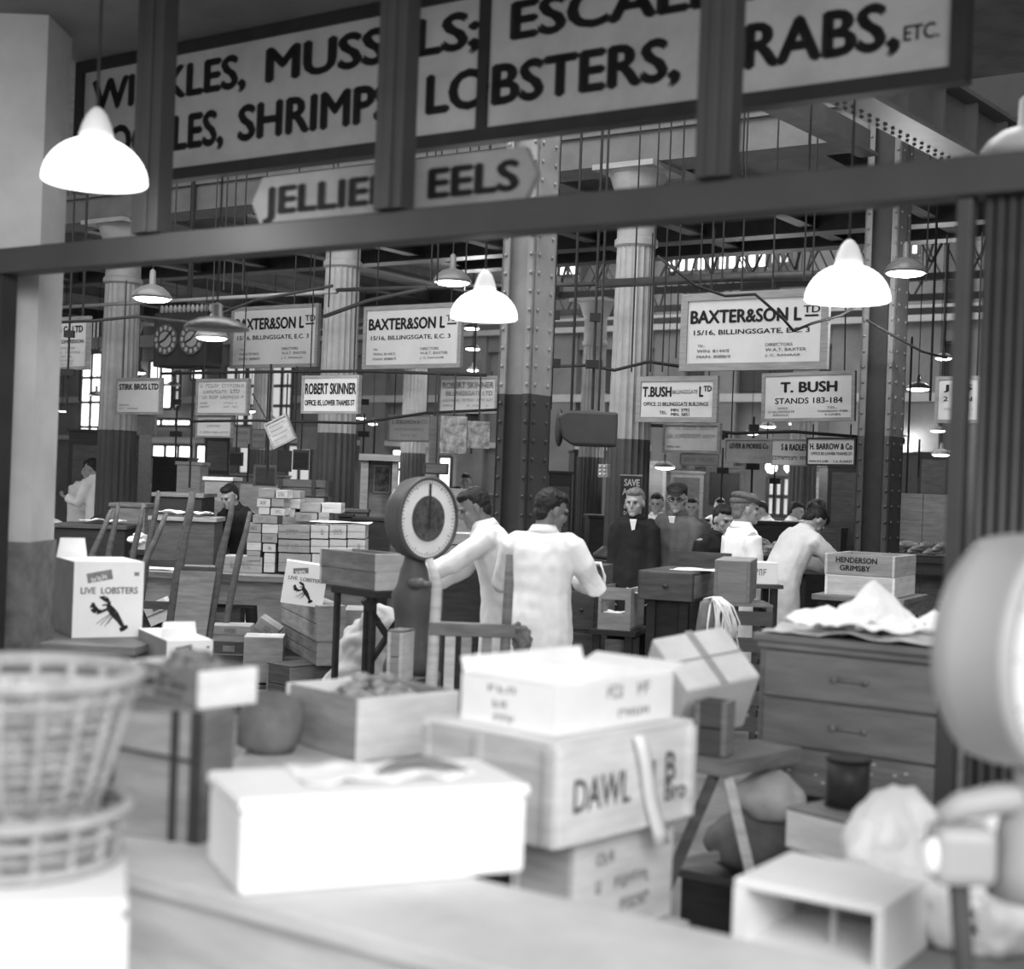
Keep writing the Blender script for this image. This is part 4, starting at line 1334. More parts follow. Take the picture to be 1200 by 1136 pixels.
def basket(label, px, d, z0, z1, r0, r1, contents):
    C = W(px, 568, d)
    C.z = z0
    o = thing('wicker_basket', label, 'basket', C)
    h = z1 - z0
    rad = lambda t: lerp(r0, r1, t ** .9)
    m = MB()
    nh = max(4, int(h / .021))
    for i in range(nh):
        t = (i + .5) / nh
        n = 36
        m.loft([[Vector(((rad(t) + .006 * math.sin(k * math.pi + i * math.pi) + .005 * math.cos(q)) * math.cos(2 * math.pi * k / n), (rad(t) + .006 * math.sin(k * math.pi + i * math.pi) + .005 * math.cos(q)) * math.sin(2 * math.pi * k / n), t * h + .005 * math.sin(q))) for q in (0, 1.57, 3.14, 4.71)] for k in range(n)], closed=True)
    m.build('weave', 'wicker', o, smooth=True)
    m = MB()
    for k in range(18):
        a = 2 * math.pi * k / 18
        m.tube([((rad(t)) * math.cos(a), rad(t) * math.sin(a), t * h) for t in (0, .33, .66, 1)], .0085, 6)
    m.build('stakes', 'wicker', o, smooth=True)
    for q, (zz, rr) in enumerate(((h, .013), (h - .035, .008), (.012, .011))):
        m = MB()
        n = 40
        R = rad(zz / h) + .004
        m.loft([[Vector(((R + rr * math.cos(q2)) * math.cos(2 * math.pi * k / n), (R + rr * math.cos(q2)) * math.sin(2 * math.pi * k / n), zz + rr * math.sin(q2))) for q2 in [i * math.pi / 3 for i in range(6)]] for k in range(n)], closed=True)
        m.build(('rim', 'band', 'foot_ring')[q], 'wicker', o, smooth=True)
    MB().lathe([(r0 - .012, 0.004), (r0 - .012, .016)], 30).build('bottom', 'wicker', o)
    m = MB()
    rnd = random.Random(int(px * 10 + z0 * 100))
    m.lathe([(r0 - .035, .02), (rad(contents) - .04, h * contents)], 26)
    for i in range(170):
        t = rnd.uniform(.04, contents)
        a = rnd.uniform(0, 6.283)
        R = rad(t) - .038
        m.ell((R * math.cos(a), R * math.sin(a), max(.03, t * h)), (rnd.uniform(.015, .03), rnd.uniform(.012, .022), rnd.uniform(.01, .022)), 7, 5)
    for i in range(60):
        a, q = rnd.uniform(0, 6.283), math.sqrt(rnd.random()) * (rad(contents) - .05)
        m.ell((q * math.cos(a), q * math.sin(a), contents * h), (.028, .02, .018), 7, 5)
    c = m.build('shellfish', 'shells', None, C, smooth=True)
    tag(c, 'pale shellfish heaped inside the ' + ('upper' if z0 > ztop + .05 else 'lower') + ' wicker basket', 'shellfish', None, 'stuff')
    return o


basket('lower wicker basket, mostly hidden beneath the taller basket', 30, 2.65, ztop + .001, ztop + .1, .185, .198, .6)
basket('tall tapering openwork wicker basket full of pale shells', 30, 2.65, ztop + .07, W(30, 789, 2.65).z, .135, .213, .85)

# tea chest and tray on the counter
o, zt1, PA = crate('upright plywood chest with dark metal edging on the counter behind the baskets', 232, 835, 990, 118, 268, 72, zb=ZC, ends='y', endmat='woodmid', sidemat='woodmid', name='tea_chest', cat='chest', boards=1)
_, f, L, Wd, H = boxdims(232, 835, 990, 118, 268, 72, zb=ZC)
for yy, w_ in ((-.004, .03), (.06, .018), (Wd - .03, .03)):
    MB().box(-.006, -.0005, yy, yy + w_, 0, H).build('metal_edge', 'iron', o)
MB().box(-.004, L, -.005, -.0005, 0, H).build('dark_side', 'woodgrey', o)
MB().tube([(-.006, 0, H * .62), (-.006, Wd, H * .68)], .004, 5).build('wire', 'iron', o)
MB().box(0, L, 0, Wd, H - .01, H + .001).build('lid', 'woodgrey', o)
o, zt2, PB = crate('open wooden tray of seaweed with one pale end, on top of the plywood chest', 236, 788, 832, 152, 301, 50, zb=zt1 + .002, ends='x', endmat='woodpale', sidemat='woodgrey', name='fish_tray', cat='tray',
                   text=None, boards=1)
_, f, L, Wd, H = boxdims(236, 788, 832, 152, 301, 50, zb=zt1 + .002)
m = MB()
Tl = Matrix(((0, 1, 0, 0), (-1, 0, 0, Wd), (0, 0, 1, 0), (0, 0, 0, 1)))
for i, (s, a, b) in enumerate((('~4', .3, .62), ('~9', .15, .8), ('~6', .3, .75))):
    letters(MB(), s, a * Wd, b * Wd, H * (.68 - .27 * i), H * (.84 - .27 * i), -.003, .03, Tl).build('stencil_lettering', 'ink', o)
ctr = PB + Vector((math.cos(f) * L * .5 - math.sin(f) * Wd * .5, math.sin(f) * L * .5 + math.cos(f) * Wd * .5, H * .6))
hp_ = lumps('seaweed', 'dark seaweed heaped in the tray on the plywood chest', 'seaweed', ctr, (min(L, Wd) * .52, min(L, Wd) * .45), .06, 90, 'weed', .02, seed=4)

# the tray table behind the white box
TB = W(262, 890, 4.25)
table('low_bench', 'low bench behind the white fish box holding an open tray and a dark sack', 'bench', (TB.x, 4.2, 0), -.05, 0, .86, 0, .8, .858, 'woodlight', 'wooddark', .03, .06)
o, zt3, PC = crate('broad wooden tray of shellfish with a pale end, on the low bench', 420, 820, 893, 333, 536, 42, zb=.86, ends='x', endmat='woodpale', sidemat='woodmid', name='fish_tray', cat='tray', boards=1)
_, f, L, Wd, H = boxdims(420, 820, 893, 333, 536, 42, zb=.86)
ctr = PC + Vector((math.cos(f) * L * .5 - math.sin(f) * Wd * .5, math.sin(f) * L * .5 + math.cos(f) * Wd * .5, H * .55))
lumps('shellfish', 'mixed grey shellfish heaped in the broad tray on the low bench', 'shellfish', ctr, (L * .4, Wd * .4), .12, 130, 'fish', .026, seed=9)
C = W(318, 858, 4.5)
C.z = .861
m = MB().lathe([(.07, 0), (.1, .03), (.105, .09), (.095, .14), (.06, .17), (.03, .18)], 20)
o = m.build('sack', 'sackdark', None, C, smooth=True)
tag(o, 'round dark sack slumped on the low bench beside the broad tray', 'sack')
for v in o.data.vertices:
    v.co += v.normal * noise.noise(v.co * 14) * .02

# crate stack in the middle
o, za, P4 = crate('bottom crate of the pale central stack, mostly hidden behind the counter', 690, 1080, 1130, 600, 800, 48, d=3.66, zb=0, H=.52, endmat='woodlight', sidemat='woodmid', lid='woodlight')
o, zb3, P3 = crate('pale crate with faint stencils under the largest crate of the central stack', 671, 1000, 1100, 600, 786, 48, d=3.72, zb=za, H=.806 - za, endmat='woodpale', sidemat='woodlight', lid='woodlight', boards=1,
                   text=[('~3', .2, .38, .68, .8), ('~9', .2, .75, .42, .54), ('~5', .45, .75, .2, .32)])
o, zb2_, P2 = crate('largest crate of the central stack, faint lettering on its front', 648, 876, 998, 492, 809, 48, zb=zb3 + .002, endmat='woodpale', sidemat='woodlight', lid='woodpale', boards=1,
                    text=[('DAWL', .12, .52, .3, .62), ('J', .64, .7, .34, .66), ('B', .78, .86, .42, .72), ('Bros', .78, .99, .22, .42)])
_, f2, L2, W2, H2 = boxdims(648, 876, 998, 492, 809, 48, zb=zb3 + .002)
for x in (0, L2 - .03):
    MB().box(x, x + .03, -.012, -.0005, .005, H2 - .005).build('batten', 'woodpale', o, bevel=.003)
for y in (0.002, W2 * .52, W2 - .035):
    MB().box(-.012, -.0005, y, y + .03, .005, H2 - .005).build('batten', 'woodlight', o, bevel=.003)
z1_ = zb2_ + .002
P, f, L, Wd, H = boxdims(648, 806, 864, 540, 787, 48, zb=z1_)
o = thing('cardboard_carton', 'white printed carton with open flaps topping the central stack', 'carton', P, f)
for nm, b in (('front', (0, L, 0, .005)), ('back', (0, L, Wd - .005, Wd)), ('side', (0, .005, .005, Wd - .005)), ('side', (L - .005, L, .005, Wd - .005))):
    MB().box(*b, 0, H).build(nm, 'cardpale', o)
MB().box(.005, L - .005, .005, Wd - .005, .002, .008).build('bottom', 'cardpale', o)
for Mx, ln, wd in ((Matrix.Translation((.01, 0, H)) @ Matrix.Rotation(-.9, 4, 'Y'), Wd, .06), (Matrix.Translation((L, 0, H)) @ Matrix.Rotation(-.35, 4, 'Y'), Wd, .06)):
    MB().box(0, wd, .004, ln - .004, 0, .004, Mx).build('flap', 'cardpale', o)
MB().box(.004, L - .004, 0, .045, 0, .004, Matrix.Translation((0, Wd - .004, H)) @ Matrix.Rotation(1.2, 4, 'X')).build('flap', 'cardpale', o)
Tl = Matrix(((0, 1, 0, 0), (-1, 0, 0, Wd), (0, 0, 1, 0), (0, 0, 0, 1)))
for s, a_, b_, c_, e_, T_ in (('~5', .45, .8, .2, .36, None), ('~3', .42, .56, .62, .9, None), ('~2', .68, .8, .62, .9, None), ('~3', .3, .62, .72, .86, Tl), ('~2', .36, .52, .4, .56, Tl), ('~4', .3, .6, .1, .26, Tl)):
    q = Wd if T_ else L
    letters(MB(), s, a_ * q, b_ * q, c_ * H, e_ * H, -.002, .02, T_).build('print', 'inkgrey', o)
# white strip of cloth hanging over the largest crate
a = P2 + Vector((math.cos(f2), math.sin(f2), 0)) * (L2 * .53) + Vector((math.sin(f2), -math.cos(f2), 0)) * .02
m = MB()
rg = []
for i in range(9):
    t = i / 8
    c = Vector((.012 * i * 1.2, -.004 * math.sin(i), H2 * 1.0 - i * .038))
    wv = .022 + .006 * t
    rg.append([c + Vector((-wv, -.004, 0)), c + Vector((0, -.010, 0)), c + Vector((wv, -.004, 0)), c + Vector((wv, .002, 0)), c + Vector((-wv, .002, 0))])
m.loft(rg)
o = m.build('cloth_strip', 'cloth', None, a, f2, smooth=True)
tag(o, 'narrow white cloth strip hanging down the front of the largest crate', 'cloth')

# ------------------------------------------------------------------ chest of drawers with papers
P = W(1108, 762, 5.1)
G = boxdims(1108, 762, 960, 884, None, 56, d=5.1, L=.55)
P, f, L, Wd, H = G
z0, z1 = P.z, P.z + H
o = thing('chest_of_drawers', 'worn three-drawer wooden chest on a dark stand, heaped with white paper', 'chest of drawers', Vector((P.x, P.y, 0)), f)
MB().box(.012, L, 0.0, Wd, z0, z1 - .03).build('carcass', 'chestwood', o)
MB().box(-.03, L + .02, -.02, Wd + .02, z1 - .03, z1).build('top', 'chestwood', o, bevel=.008)
MB().box(-.012, .0, -.005, Wd + .005, z1 - .055, z1 - .031).build('moulding', 'chestwood', o, bevel=.004)
dh = (z1 - .06 - z0) / 3
for i in range(3):
    a, b = z0 + dh * i + .006, z0 + dh * (i + 1) - .006
    dr = MB().box(-.006, .011, .045, Wd - .025, a, b).build('drawer', 'chestwood' if i else 'woodgrey', o, bevel=.003)
    if i:
        m = MB().tube([(-.008, Wd * .5 + q, (a + b) / 2) for q in (-.06, .06)], .008, 8)
        m.ell((-.008, Wd * .5 - .06, (a + b) / 2), (.016, .012, .014), 8, 5).ell((-.008, Wd * .5 + .06, (a + b) / 2), (.016, .012, .014), 8, 5)
        m.build('handle', 'woodgrey', dr, smooth=True)
    else:
        m = MB()
        rnd = random.Random(2)
        for k in range(26):
            m.ell((-.007, rnd.uniform(.1, Wd - .1), rnd.uniform(a + .01, b - .01)), (.002, rnd.uniform(.004, .01), .003), 6, 4)
        m.build('paint_flecks', 'woodpale', dr)
MB().box(-.004, .011, 0, .044, z0, z1 - .06).build('stile', 'wooddark', o)
for x in (.04, L - .08):
    for y in (.03, Wd - .08):
        MB().box(x, x + .06, y, y + .06, 0, z0 - .001).build('leg', 'woodblack', o)
MB().box(.05, L - .05, .05, Wd - .05, .3, .34).build('rail', 'woodblack', o)


def gl(x, y, z):
    return Vector((P.x + math.cos(f) * x - math.sin(f) * y, P.y + math.sin(f) * x + math.cos(f) * y, z))


sheet('wrapping_paper', 'wide creased dull sheet spread over the chest top under the white papers', 'paper', gl(L * .42, Wd * .5, z1 + .002), L * .95, Wd * .95, .035, 'paperdull', 5, (0, 0, f), freq=6)
for i, (x, y, sx, sy, am, pk, sd, lb) in enumerate(((.25, .52, .4, .42, .05, .15, 11, 'tallest peaked white paper on the chest of drawers'), (.12, .62, .34, .3, .04, .02, 12, 'flat white crumpled paper at the front of the chest top'),
                                                   (.14, .36, .3, .3, .04, .03, 13, 'white crumpled paper leaning over the chest edge near the slim post'), (.4, .8, .3, .28, .03, .03, 14, 'low white paper at the far end of the chest top'),
                                                   (.3, .22, .26, .14, .02, .06, 15, 'small white folded sheet standing near the slim post on the chest'))):
    sheet('paper_sheet', lb, 'paper', gl(x * L / .55, y * Wd, z1 + .03 + .004 * i), sx, sy, am, 'paper', sd, (0, .0, f + i), freq=7, peak=pk)

# ------------------------------------------------------------------ trestle with tilted carton, sacks, tin
o = thing('trestle', 'narrow wooden trestle with splayed legs between the central stack and the chest', 'trestle', (0, 0, 0))
BZ = .8
a, b = W(822, 885, 5.0), W(912, 872, 5.35)
MB().bar(Vector((a.x, a.y, BZ - .03)), Vector((b.x, b.y, BZ - .03)), .2, .055).build('plank', 'woodgrey', o)
for p, q, dd, mat in (((838, 890), (792, 1015), 5.0, 'wooddark'), ((853, 896), (876, 1010), 4.98, 'woodlight'), ((905, 882), (905, 1008), 5.25, 'woodmid')):
    A, B = W(*p, dd), W(*q, dd)
    A.z = BZ - .06
    t = (A.z - .0) / (A.z - B.z)
    B = A + (B - A) * t
    MB().bar(A, B, .035, .035, (0, 1, 0)).build('leg', mat, o)
A, B = W(790, 1014, 5.02), W(842, 1003, 5.05)
MB().bar(A, B, .03, .03).build('stretcher', 'woodgrey', o)
C = W(818, 806, 5.35)
R = Matrix.Rotation(.62, 4, 'X') @ Matrix.Rotation(.12, 4, 'Y') @ Matrix.Rotation(.42, 4, 'Z')
hx = (.155, .14, .132)
low = min((R @ Vector((i * hx[0], j * hx[1], k_ * hx[2]))).z for i in (-1, 1) for j in (-1, 1) for k_ in (-1, 1))
C.z = max(C.z, BZ - low + .0)
o = thing('cardboard_carton', 'large plain carton tipped on its corner on the trestle beside the chest', 'carton', C, rot=R.to_euler())
MB().box(-hx[0], hx[0], -hx[1], hx[1], -hx[2], hx[2]).build('body', 'paperdull', o, bevel=.012)
MB().box(-.015, .015, -hx[1] - .002, hx[1] + .002, hx[2] - .001, hx[2] + .002).build('tape', 'cardside', o)
MB().box(-hx[0] + .01, hx[0] - .01, -.003, .003, hx[2] + .001, hx[2] + .004).build('lid_seam', 'cardside', o)
P_ = W(835, 880, 4.95)
o, _, _ = crate('small dark open box on the end of the trestle in front of the tipped carton', 850, 824, 880, 812, 860, 62, d=5.0, zb=BZ, endmat='woodgrey', sidemat='wooddark', boards=2)
# sacks beneath
o = thing('low_platform', 'low dark platform under the pale sacks', 'platform', W(905, 1000, 5.6) * Vector((1, 1, 0)) if False else Vector((W(895, 1000, 5.3).x, 5.3, 0)), AL)
MB().box(-.25, .2, -.16, .1, .0, .3).build('body', 'woodblack', o)
MB().box(-.26, .21, -.17, .11, .3, .33).build('top', 'wooddark', o)
for lb, px, d, z0, sx, sy, sz, mat in (('full sack with painted-in shade lying on the low platform beneath the pale one', 896, 5.28, .331, .17, .12, .22, 'sackdark'), ('pale plump sack lying on the shaded sack beside the chest', 912, 5.26, .535, .13, .11, .17, 'sack')):  # lower sack takes the darker material as painted-in shade
    C = W(px, 568, d)
    C.z = z0
    m = MB().ell((0, 0, sz / 2), (sx, sy, sz / 2), 24, 16)
    o = m.build('sack', mat, None, C, smooth=True)
    for v in o.data.vertices:
        v.co += v.normal * (noise.noise(v.co * 9 + Vector((px, 0, 0))) * .03 + noise.noise(v.co * 25) * .01)
    tag(o, lb, 'sack')
# small box with tin on a stool
P, f, L, Wd, H = boxdims(787 / 2 + 600 - 3, 967, 1012, 920, 1061, 40, d=4.55)
stz = P.z
C = P + Vector((math.cos(f) * L * .5 - math.sin(f) * Wd * .5, math.sin(f) * L * .5 + math.cos(f) * Wd * .5, 0))
o = thing('stool', 'plain stool under the pale box with the tin', 'stool', Vector((C.x, C.y, 0)), f)
MB().box(-L * .42, L * .42, -Wd * .42, Wd * .42, stz - .03, stz).build('seat', 'wooddark', o)
for x in (-1, 1):
    for y in (-1, 1):
        MB().bar((x * L * .36, y * Wd * .36, stz - .031), (x * L * .42, y * Wd * .42, 0), .03, .03).build('leg', 'woodlight' if (x, y) == (-1, -1) else 'wooddark', o)
o, zt_, _ = crate('pale shallow box carrying a dark tin, before the chest of drawers', 990, 967, 1012, 920, 1061, 40, d=4.55, zb=stz + .001, endmat='woodpale', sidemat='woodpale', lid='woodgrey', boards=1)
C.z = zt_ + .001
C += Vector((.005, .02, 0))
r = 25 / F * 4.75
o = thing('tin_can', 'dark open cylindrical tin standing on the pale shallow box', 'tin', C)
MB().lathe([(r, 0), (r, .155), (r * .94, .155), (r * .92, .02), (r * .1, .012)], 28).build('body', 'tin', o, smooth=True)
for z in (.003, .155):
    MB().lathe([(r * 1.04, z - .006), (r * 1.06, z), (r * 1.04, z + .005), (r * .93, z + .004)], 28).build('rim', 'ink', o, smooth=True)

# open white box lying on its side, stand, cloth bundle
P, f, L, Wd, H = boxdims(1033, 1064, 1152, 857, 1090, 56, d=2.98)
Z0 = P.z
o = thing('fish_box', 'white wooden box on its side with open front beyond the counter end', 'box', P, f)
tk = .02
MB().box(0, L, 0, Wd, H - tk, H).build('top_board', 'cardpale', o, bevel=.004)
MB().box(0, L, 0, Wd, 0, tk).build('bottom_board', 'cardpale', o, bevel=.004)
MB().box(0, L, 0, tk, tk, H - tk).build('end_panel', 'cardpale', o)
MB().box(0, L, Wd - tk * 1.4, Wd, tk, H - tk).build('end_panel', 'cardpale', o)
MB().box(L - tk, L, tk, Wd - tk * 1.4, tk, H - tk).build('back_panel', 'woodmid', o)
MB().box(.1, .112, Wd * .42, Wd * .45, tk, H - tk).build('divider', 'woodlight', o)
m = P + Vector((math.cos(f), math.sin(f), 0)) * .3
o = thing('stand', 'plain low stand beyond the counter carrying the open white box and white cloth', 'stand', Vector((P.x, P.y, 0)), f)
MB().box(-.03, .72, -.3, Wd + .03, Z0 - .05, Z0 - .001).build('top', 'woodmid', o)
for x in (.02, .62):
    for y in (-.26, Wd - .06):
        MB().box(x, x + .06, y, y + .06, 0, Z0 - .051).build('leg', 'wooddark', o)
C = Vector((P.x + math.cos(f) * .43 - math.sin(f) * .0, P.y + math.sin(f) * .43 + math.cos(f) * .0, Z0))
mb = MB()
rnd = random.Random(5)
for (x, y, z, rx, ry, rz_) in ((0, 0, .12, .19, .15, .15), (-.1, .08, .17, .12, .11, .15), (.13, -.02, .14, .13, .13, .15), (.06, -.1, .08, .15, .1, .11), (.24, .04, .1, .12, .11, .12)):
    mb.ell((x, y, z), (rx, ry, rz_), 24, 16)
o = mb.build('cloth_bundle', 'cloth', None, C, 0)
bake(o, [('REMESH', dict(mode='VOXEL', voxel_size=.012)), ('SMOOTH', dict(factor=.5, iterations=4))])
for v in o.data.vertices:
    q = v.co * 7
    v.co += v.normal * ((.5 - abs(noise.noise(q))) * .05 + (.3 - abs(noise.noise(q * 2.6))) * .03 - .02)
    v.co.z = max(v.co.z, .002)
tag(o, 'big crumpled bundle of white cloth beside the open white box', 'cloth')


# ------------------------------------------------------------------ round-headed scales
def scale_head(o, r, t, axis_ang, cz, body='scaledark', inner=True, tilt=0.0):
    """drum with its axis horizontal, dial facing along axis_ang"""
    Mx = Matrix.Translation((0, 0, cz)) @ Matrix.Rotation(axis_ang, 4, 'Z') @ Matrix.Rotation(math.pi / 2, 4, 'Y')
    MB().lathe([(r * .2, -t), (r * .85, -t), (r * .97, -t * .85), (r, -t * .6), (r, -.01), (r * 1.03, 0), (r * 1.03, .02), (r * .95, .024), (r * .93, .006)], 48, Mx).build('drum', body, o, smooth=True)
    face = MB().lathe([(r * .94, .004), (r * .94, .012), (.01, .012)], 48, Mx).build('dial_face', 'scaleface', o)
    m = MB()
    for k in range(60):
        a = 2 * math.pi * k / 60
        ln = .1 if k % 5 == 0 else .05
        A, B = (Mx @ Vector((r * (.9 - ln) * math.cos(a), r * (.9 - ln) * math.sin(a), .0135)), Mx @ Vector((r * .9 * math.cos(a), r * .9 * math.sin(a), .0135)))
        m.bar(A, B, .004, .002, (0, 1, 0))
    m.build('graduations', 'inkgrey', face)
    if inner:
        MB().lathe([(r * .56, .012), (r * .55, .018), (.01, .018)], 40, Mx).build('centre_plate', 'dialmotif', face)
    m = MB().bar(Mx @ Vector((-r * .85, .0, .021)), Mx @ Vector((r * .25, 0, .021)), .012, .004, (0, 1, 0))
    m.build('pointer', 'frameblack', face)


C = W(500, 608, 7.76)
o = thing('platform_scale', 'dark cast-iron scale with round white-ringed dial head among the crates', 'scale', Vector((C.x, C.y, 0)))
scale_head(o, .222, .12, math.radians(-41), C.z)
zb_ = C.z - .22
MB().lathe([(.05, zb_ + .05), (.06, zb_ - .02), (.075, zb_ - .06), (.09, zb_ - .14), (.12, zb_ - .2), (.1, zb_ - .3), (.09, zb_ - .42), (.13, zb_ - .52), (.15, zb_ - .58), (.15, zb_ - .62)], 24, Matrix.Translation((-.06, .05, 0))).build('column', 'scaledark', o, smooth=True)
m = MB().ell((-.03, -.1, zb_ - .12), (.05, .04, .03), 12, 8).tube([(-.06, -.02, zb_ - .12), (-.03, -.11, zb_ - .12), (.05, -.12, zb_ - .13)], .018, 8)
m.build('poise_lever', 'enamel', o, smooth=True)
MB().box(-.2, .1, -.1, .2, zb_ - .9, zb_ - .62).build('plinth', 'scaledark', o, bevel=.02)
MB().box(-.22, .3, -.2, .4, 0, .16).build('platform', 'scaledark', o, bevel=.02)
MB().box(-.12, .02, -.02, .12, .16, zb_ - .9).build('pillar', 'scaledark', o)

P = W(1236, 766, 2.72)
o = thing('counter_scale', 'big pale grey round-headed scale at the edge of the stall, seen from the side', 'scale', Vector((P.x, P.y, 0)))
scale_head(o, .222, .15, math.radians(-46), P.z, 'scalegrey', False)
zb_ = P.z - .2
MB().lathe([(.07, zb_), (.06, zb_ - .08), (.09, zb_ - .12), (.1, zb_ - .2), (.11, .98)], 20).build('neck', 'scalegrey', o, smooth=True)
MB().box(.02, .36, -.3, .1, 0, .98).build('body', 'scaledark', o, bevel=.02)
a, b = W(1125, 997, 2.72) - Vector((P.x, P.y, 0)), W(1128, 965, 2.72)
MB().box(a.x - .058, a.x + .06, a.y - .05, a.y + .05, a.z - .06, a.z + .05).build('lever_box', 'scalegrey', o, bevel=.022)
MB().tube([a + Vector((-.04, 0, .06)), a + Vector((.0, 0, .085)), a + Vector((.07, 0, .1)), a + Vector((.2, .02, .11))], [.02, .026, .03, .03], 10).build('lever_arm', 'scalegrey', o, smooth=True)
MB().ell(a + Vector((-.06, -.03, -.005)), (.018, .015, .035), 10, 8).build('knob', 'enamelwhite', o, smooth=True)
MB().tube([a + Vector((.0, 0, -.058)), a + Vector((.02, .0, -.25))], .02, 8).build('strut', 'scaledark', o)

# ------------------------------------------------------------------ bench and cartons by the pier
LB = W(85, 748, 7.0)
bz = LB.z
o = table('plank_bench', 'dark plank bench by the pier under the carton with the large lobster', 'bench', (LB.x, LB.y - .25, 0), math.radians(-4), -1.2, .38, 0, .75, bz - .001, 'woodgrey', 'woodblack', .04, .26)
carton('large white lobster carton with open flap on the bench by the pier', 84, 659, 747, 62, 166, 30, d=7.0, zb=bz, flaps=((.0, .45, .95, .1, .25),))
carton('white carton low behind the seaweed tray, only its ribbon label showing', 194, 752, 800, 160, 248, 28, d=6.6, lobster=False, flaps=((.2, 1.0, .5, .06, .2), (0, .4, .2, .05, .4)))
P = W(194, 800, 6.6)
table('low_table', 'low dark table hidden under the white carton behind the seaweed tray', 'table', (P.x, P.y, 0), math.radians(28), -.02, .36, -.02, .4, P.z - .002, 'wooddark', 'wooddark', .04, 0)

# long stall table with boxes beneath
TZ = .91
TQ = Wz(250, 673, TZ)
ql, qr = W(150, 568, TQ.y).x - TQ.x, W(440, 568, TQ.y).x - TQ.x
table('stall_table', 'long stall table with thick front board running from the lobster carton to the box pile', 'table', (TQ.x, TQ.y, 0), -.03, ql, qr, 0, 1.1, TZ, 'woodgrey', 'wooddark', .05, .19, .16, shelf=.25)
sheet('paper_sheet', 'white paper lying flat on the long stall table by the barrows', 'paper', Vector((W(185, 568, TQ.y + .2).x, TQ.y + .35, TZ + .001)), .5, .3, .01, 'paper', 21)
UB = [(212, 703, 735, 177, None, 'white labelled box end tilted on its corner under the stall table', 'cardpale', .45), (246, 712, 734, 212, None, 'brown box under the stall table beside the tilted label', 'woodgrey', 0), (281, 711, 733, 247, None, 'second brown box under the stall table, dark mark on its end', 'woodgrey', 0),
      (266, 690, 711, 243, None, 'small dark box high under the stall table', 'wooddark', 0), (298, 688, 712, 267, None, 'lighter box high under the stall table', 'woodmid', 0), (325, 712, 746, 290, None, 'brown box tumbled sideways at the end of the stall table', 'woodmid', -.5),
      (292, 733, 752, 246, None, 'flat brown box with torn white paper, low under the stall table', 'woodmid', 0), (290, 752, 780, 244, None, 'dark box behind the open white carton', 'wooddark', 0)]
for xr_, yt, yb, xl_, _, lb, mat, tl in UB:
    d = TQ.y - .12 if tl else TQ.y + .3
    if yb > 745:
        d = TQ.y - .9
    Pm = W(xl_, yb, d)
    Pm.z = max(Pm.z, 0)
    Lx = (xr_ - xl_) / F * d
    Hx = (yb - yt) / F * d
    o = thing('wooden_box', lb, 'box', Pm, rot=(0, -tl if tl > 0 else -tl * 1.1, .05))
    sc = .8 if tl else 1
    MB().box(0, Lx * sc, 0, .28, 0, Hx * sc).build('body', mat, o, bevel=.004)
    MB().box(0, Lx * sc, -.004, -.0005, Hx * sc * .45, Hx * sc * .5).box(Lx * sc * .35, Lx * sc * .65, -.004, -.0005, Hx * sc * .6, Hx * sc * .85).build('print', 'inkgrey', o)
# stack of brown boxes before the table end, with the tilted lobster carton
dR = 10.0
rows = [(313, 786, 836, 300, 400, 'brown crate at the foot of the stack under the tilted lobster carton', 'woodgrey'), ]
zb_ = W(330, 826, 9.9).z
P0 = W(330, 826, 9.9)
table('low_platform', 'low dark platform under the stack of brown boxes', 'platform', (P0.x, P0.y - .05, 0), 0, -.3, .5, 0, .6, max(zb_ - .002, .1), 'wooddark', 'woodblack', .04, 0, .06)
z = zb_
for i, (xc, yt, yb, xl_, xr_, lb, H_, mt) in enumerate(((340, 783, 826, 311, 402, 'dark crate at the foot of the stack under the tilted lobster carton', .25, ('wooddark', 'woodgrey')),
                                                       (371, 757, 783, 329, 404, 'middle brown box of the stack under the tilted lobster carton', .155, ('woodgrey', 'woodmid')),
                                                       (371, 716, 756, 328, 404, 'upper brown box directly under the tilted lobster carton', .235, ('woodmid', 'woodmid')))):
    o, z, _ = crate(lb, xc, yt, yb, xl_, xr_, 20 if i else 50, d=9.95 if i else 9.9, zb=z + .002, H=H_, L=.3, Wd=.35, endmat=mt[1], sidemat=mt[0], lid=mt[0])
carton('tilted lobster carton leaning on the brown box stack below the fish boxes', 328, 668, 716, None, 378, 8, d=10.0, zb=z + .01, H=.29, Wd=.2, tilt=.12)
for xc, yt, yb, xl_, xr_, lb in ((307, 776, 800, 282, 316, 'small brown box low beside the stack, below its twin'), (307, 748, 776, 283, 331, 'small brown box low beside the stack, paper on its lid')):
    P = W(xl_, yb, 10.3)
    crate(lb, xl_ + 2, yt, yb, None, xr_, 6, d=10.3, H=(yb - yt) / F * 10.3, L=.2, Wd=.25, endmat='woodmid', sidemat='woodgrey', lid='woodlight')
P = W(282, 802, 10.3)
table('low_platform', 'low dark platform under the two small brown boxes', 'platform', (P.x, P.y, 0), 0, -.02, .34, 0, .4, max(P.z - .004, .06), 'wooddark', 'woodblack', .03, 0, .05)

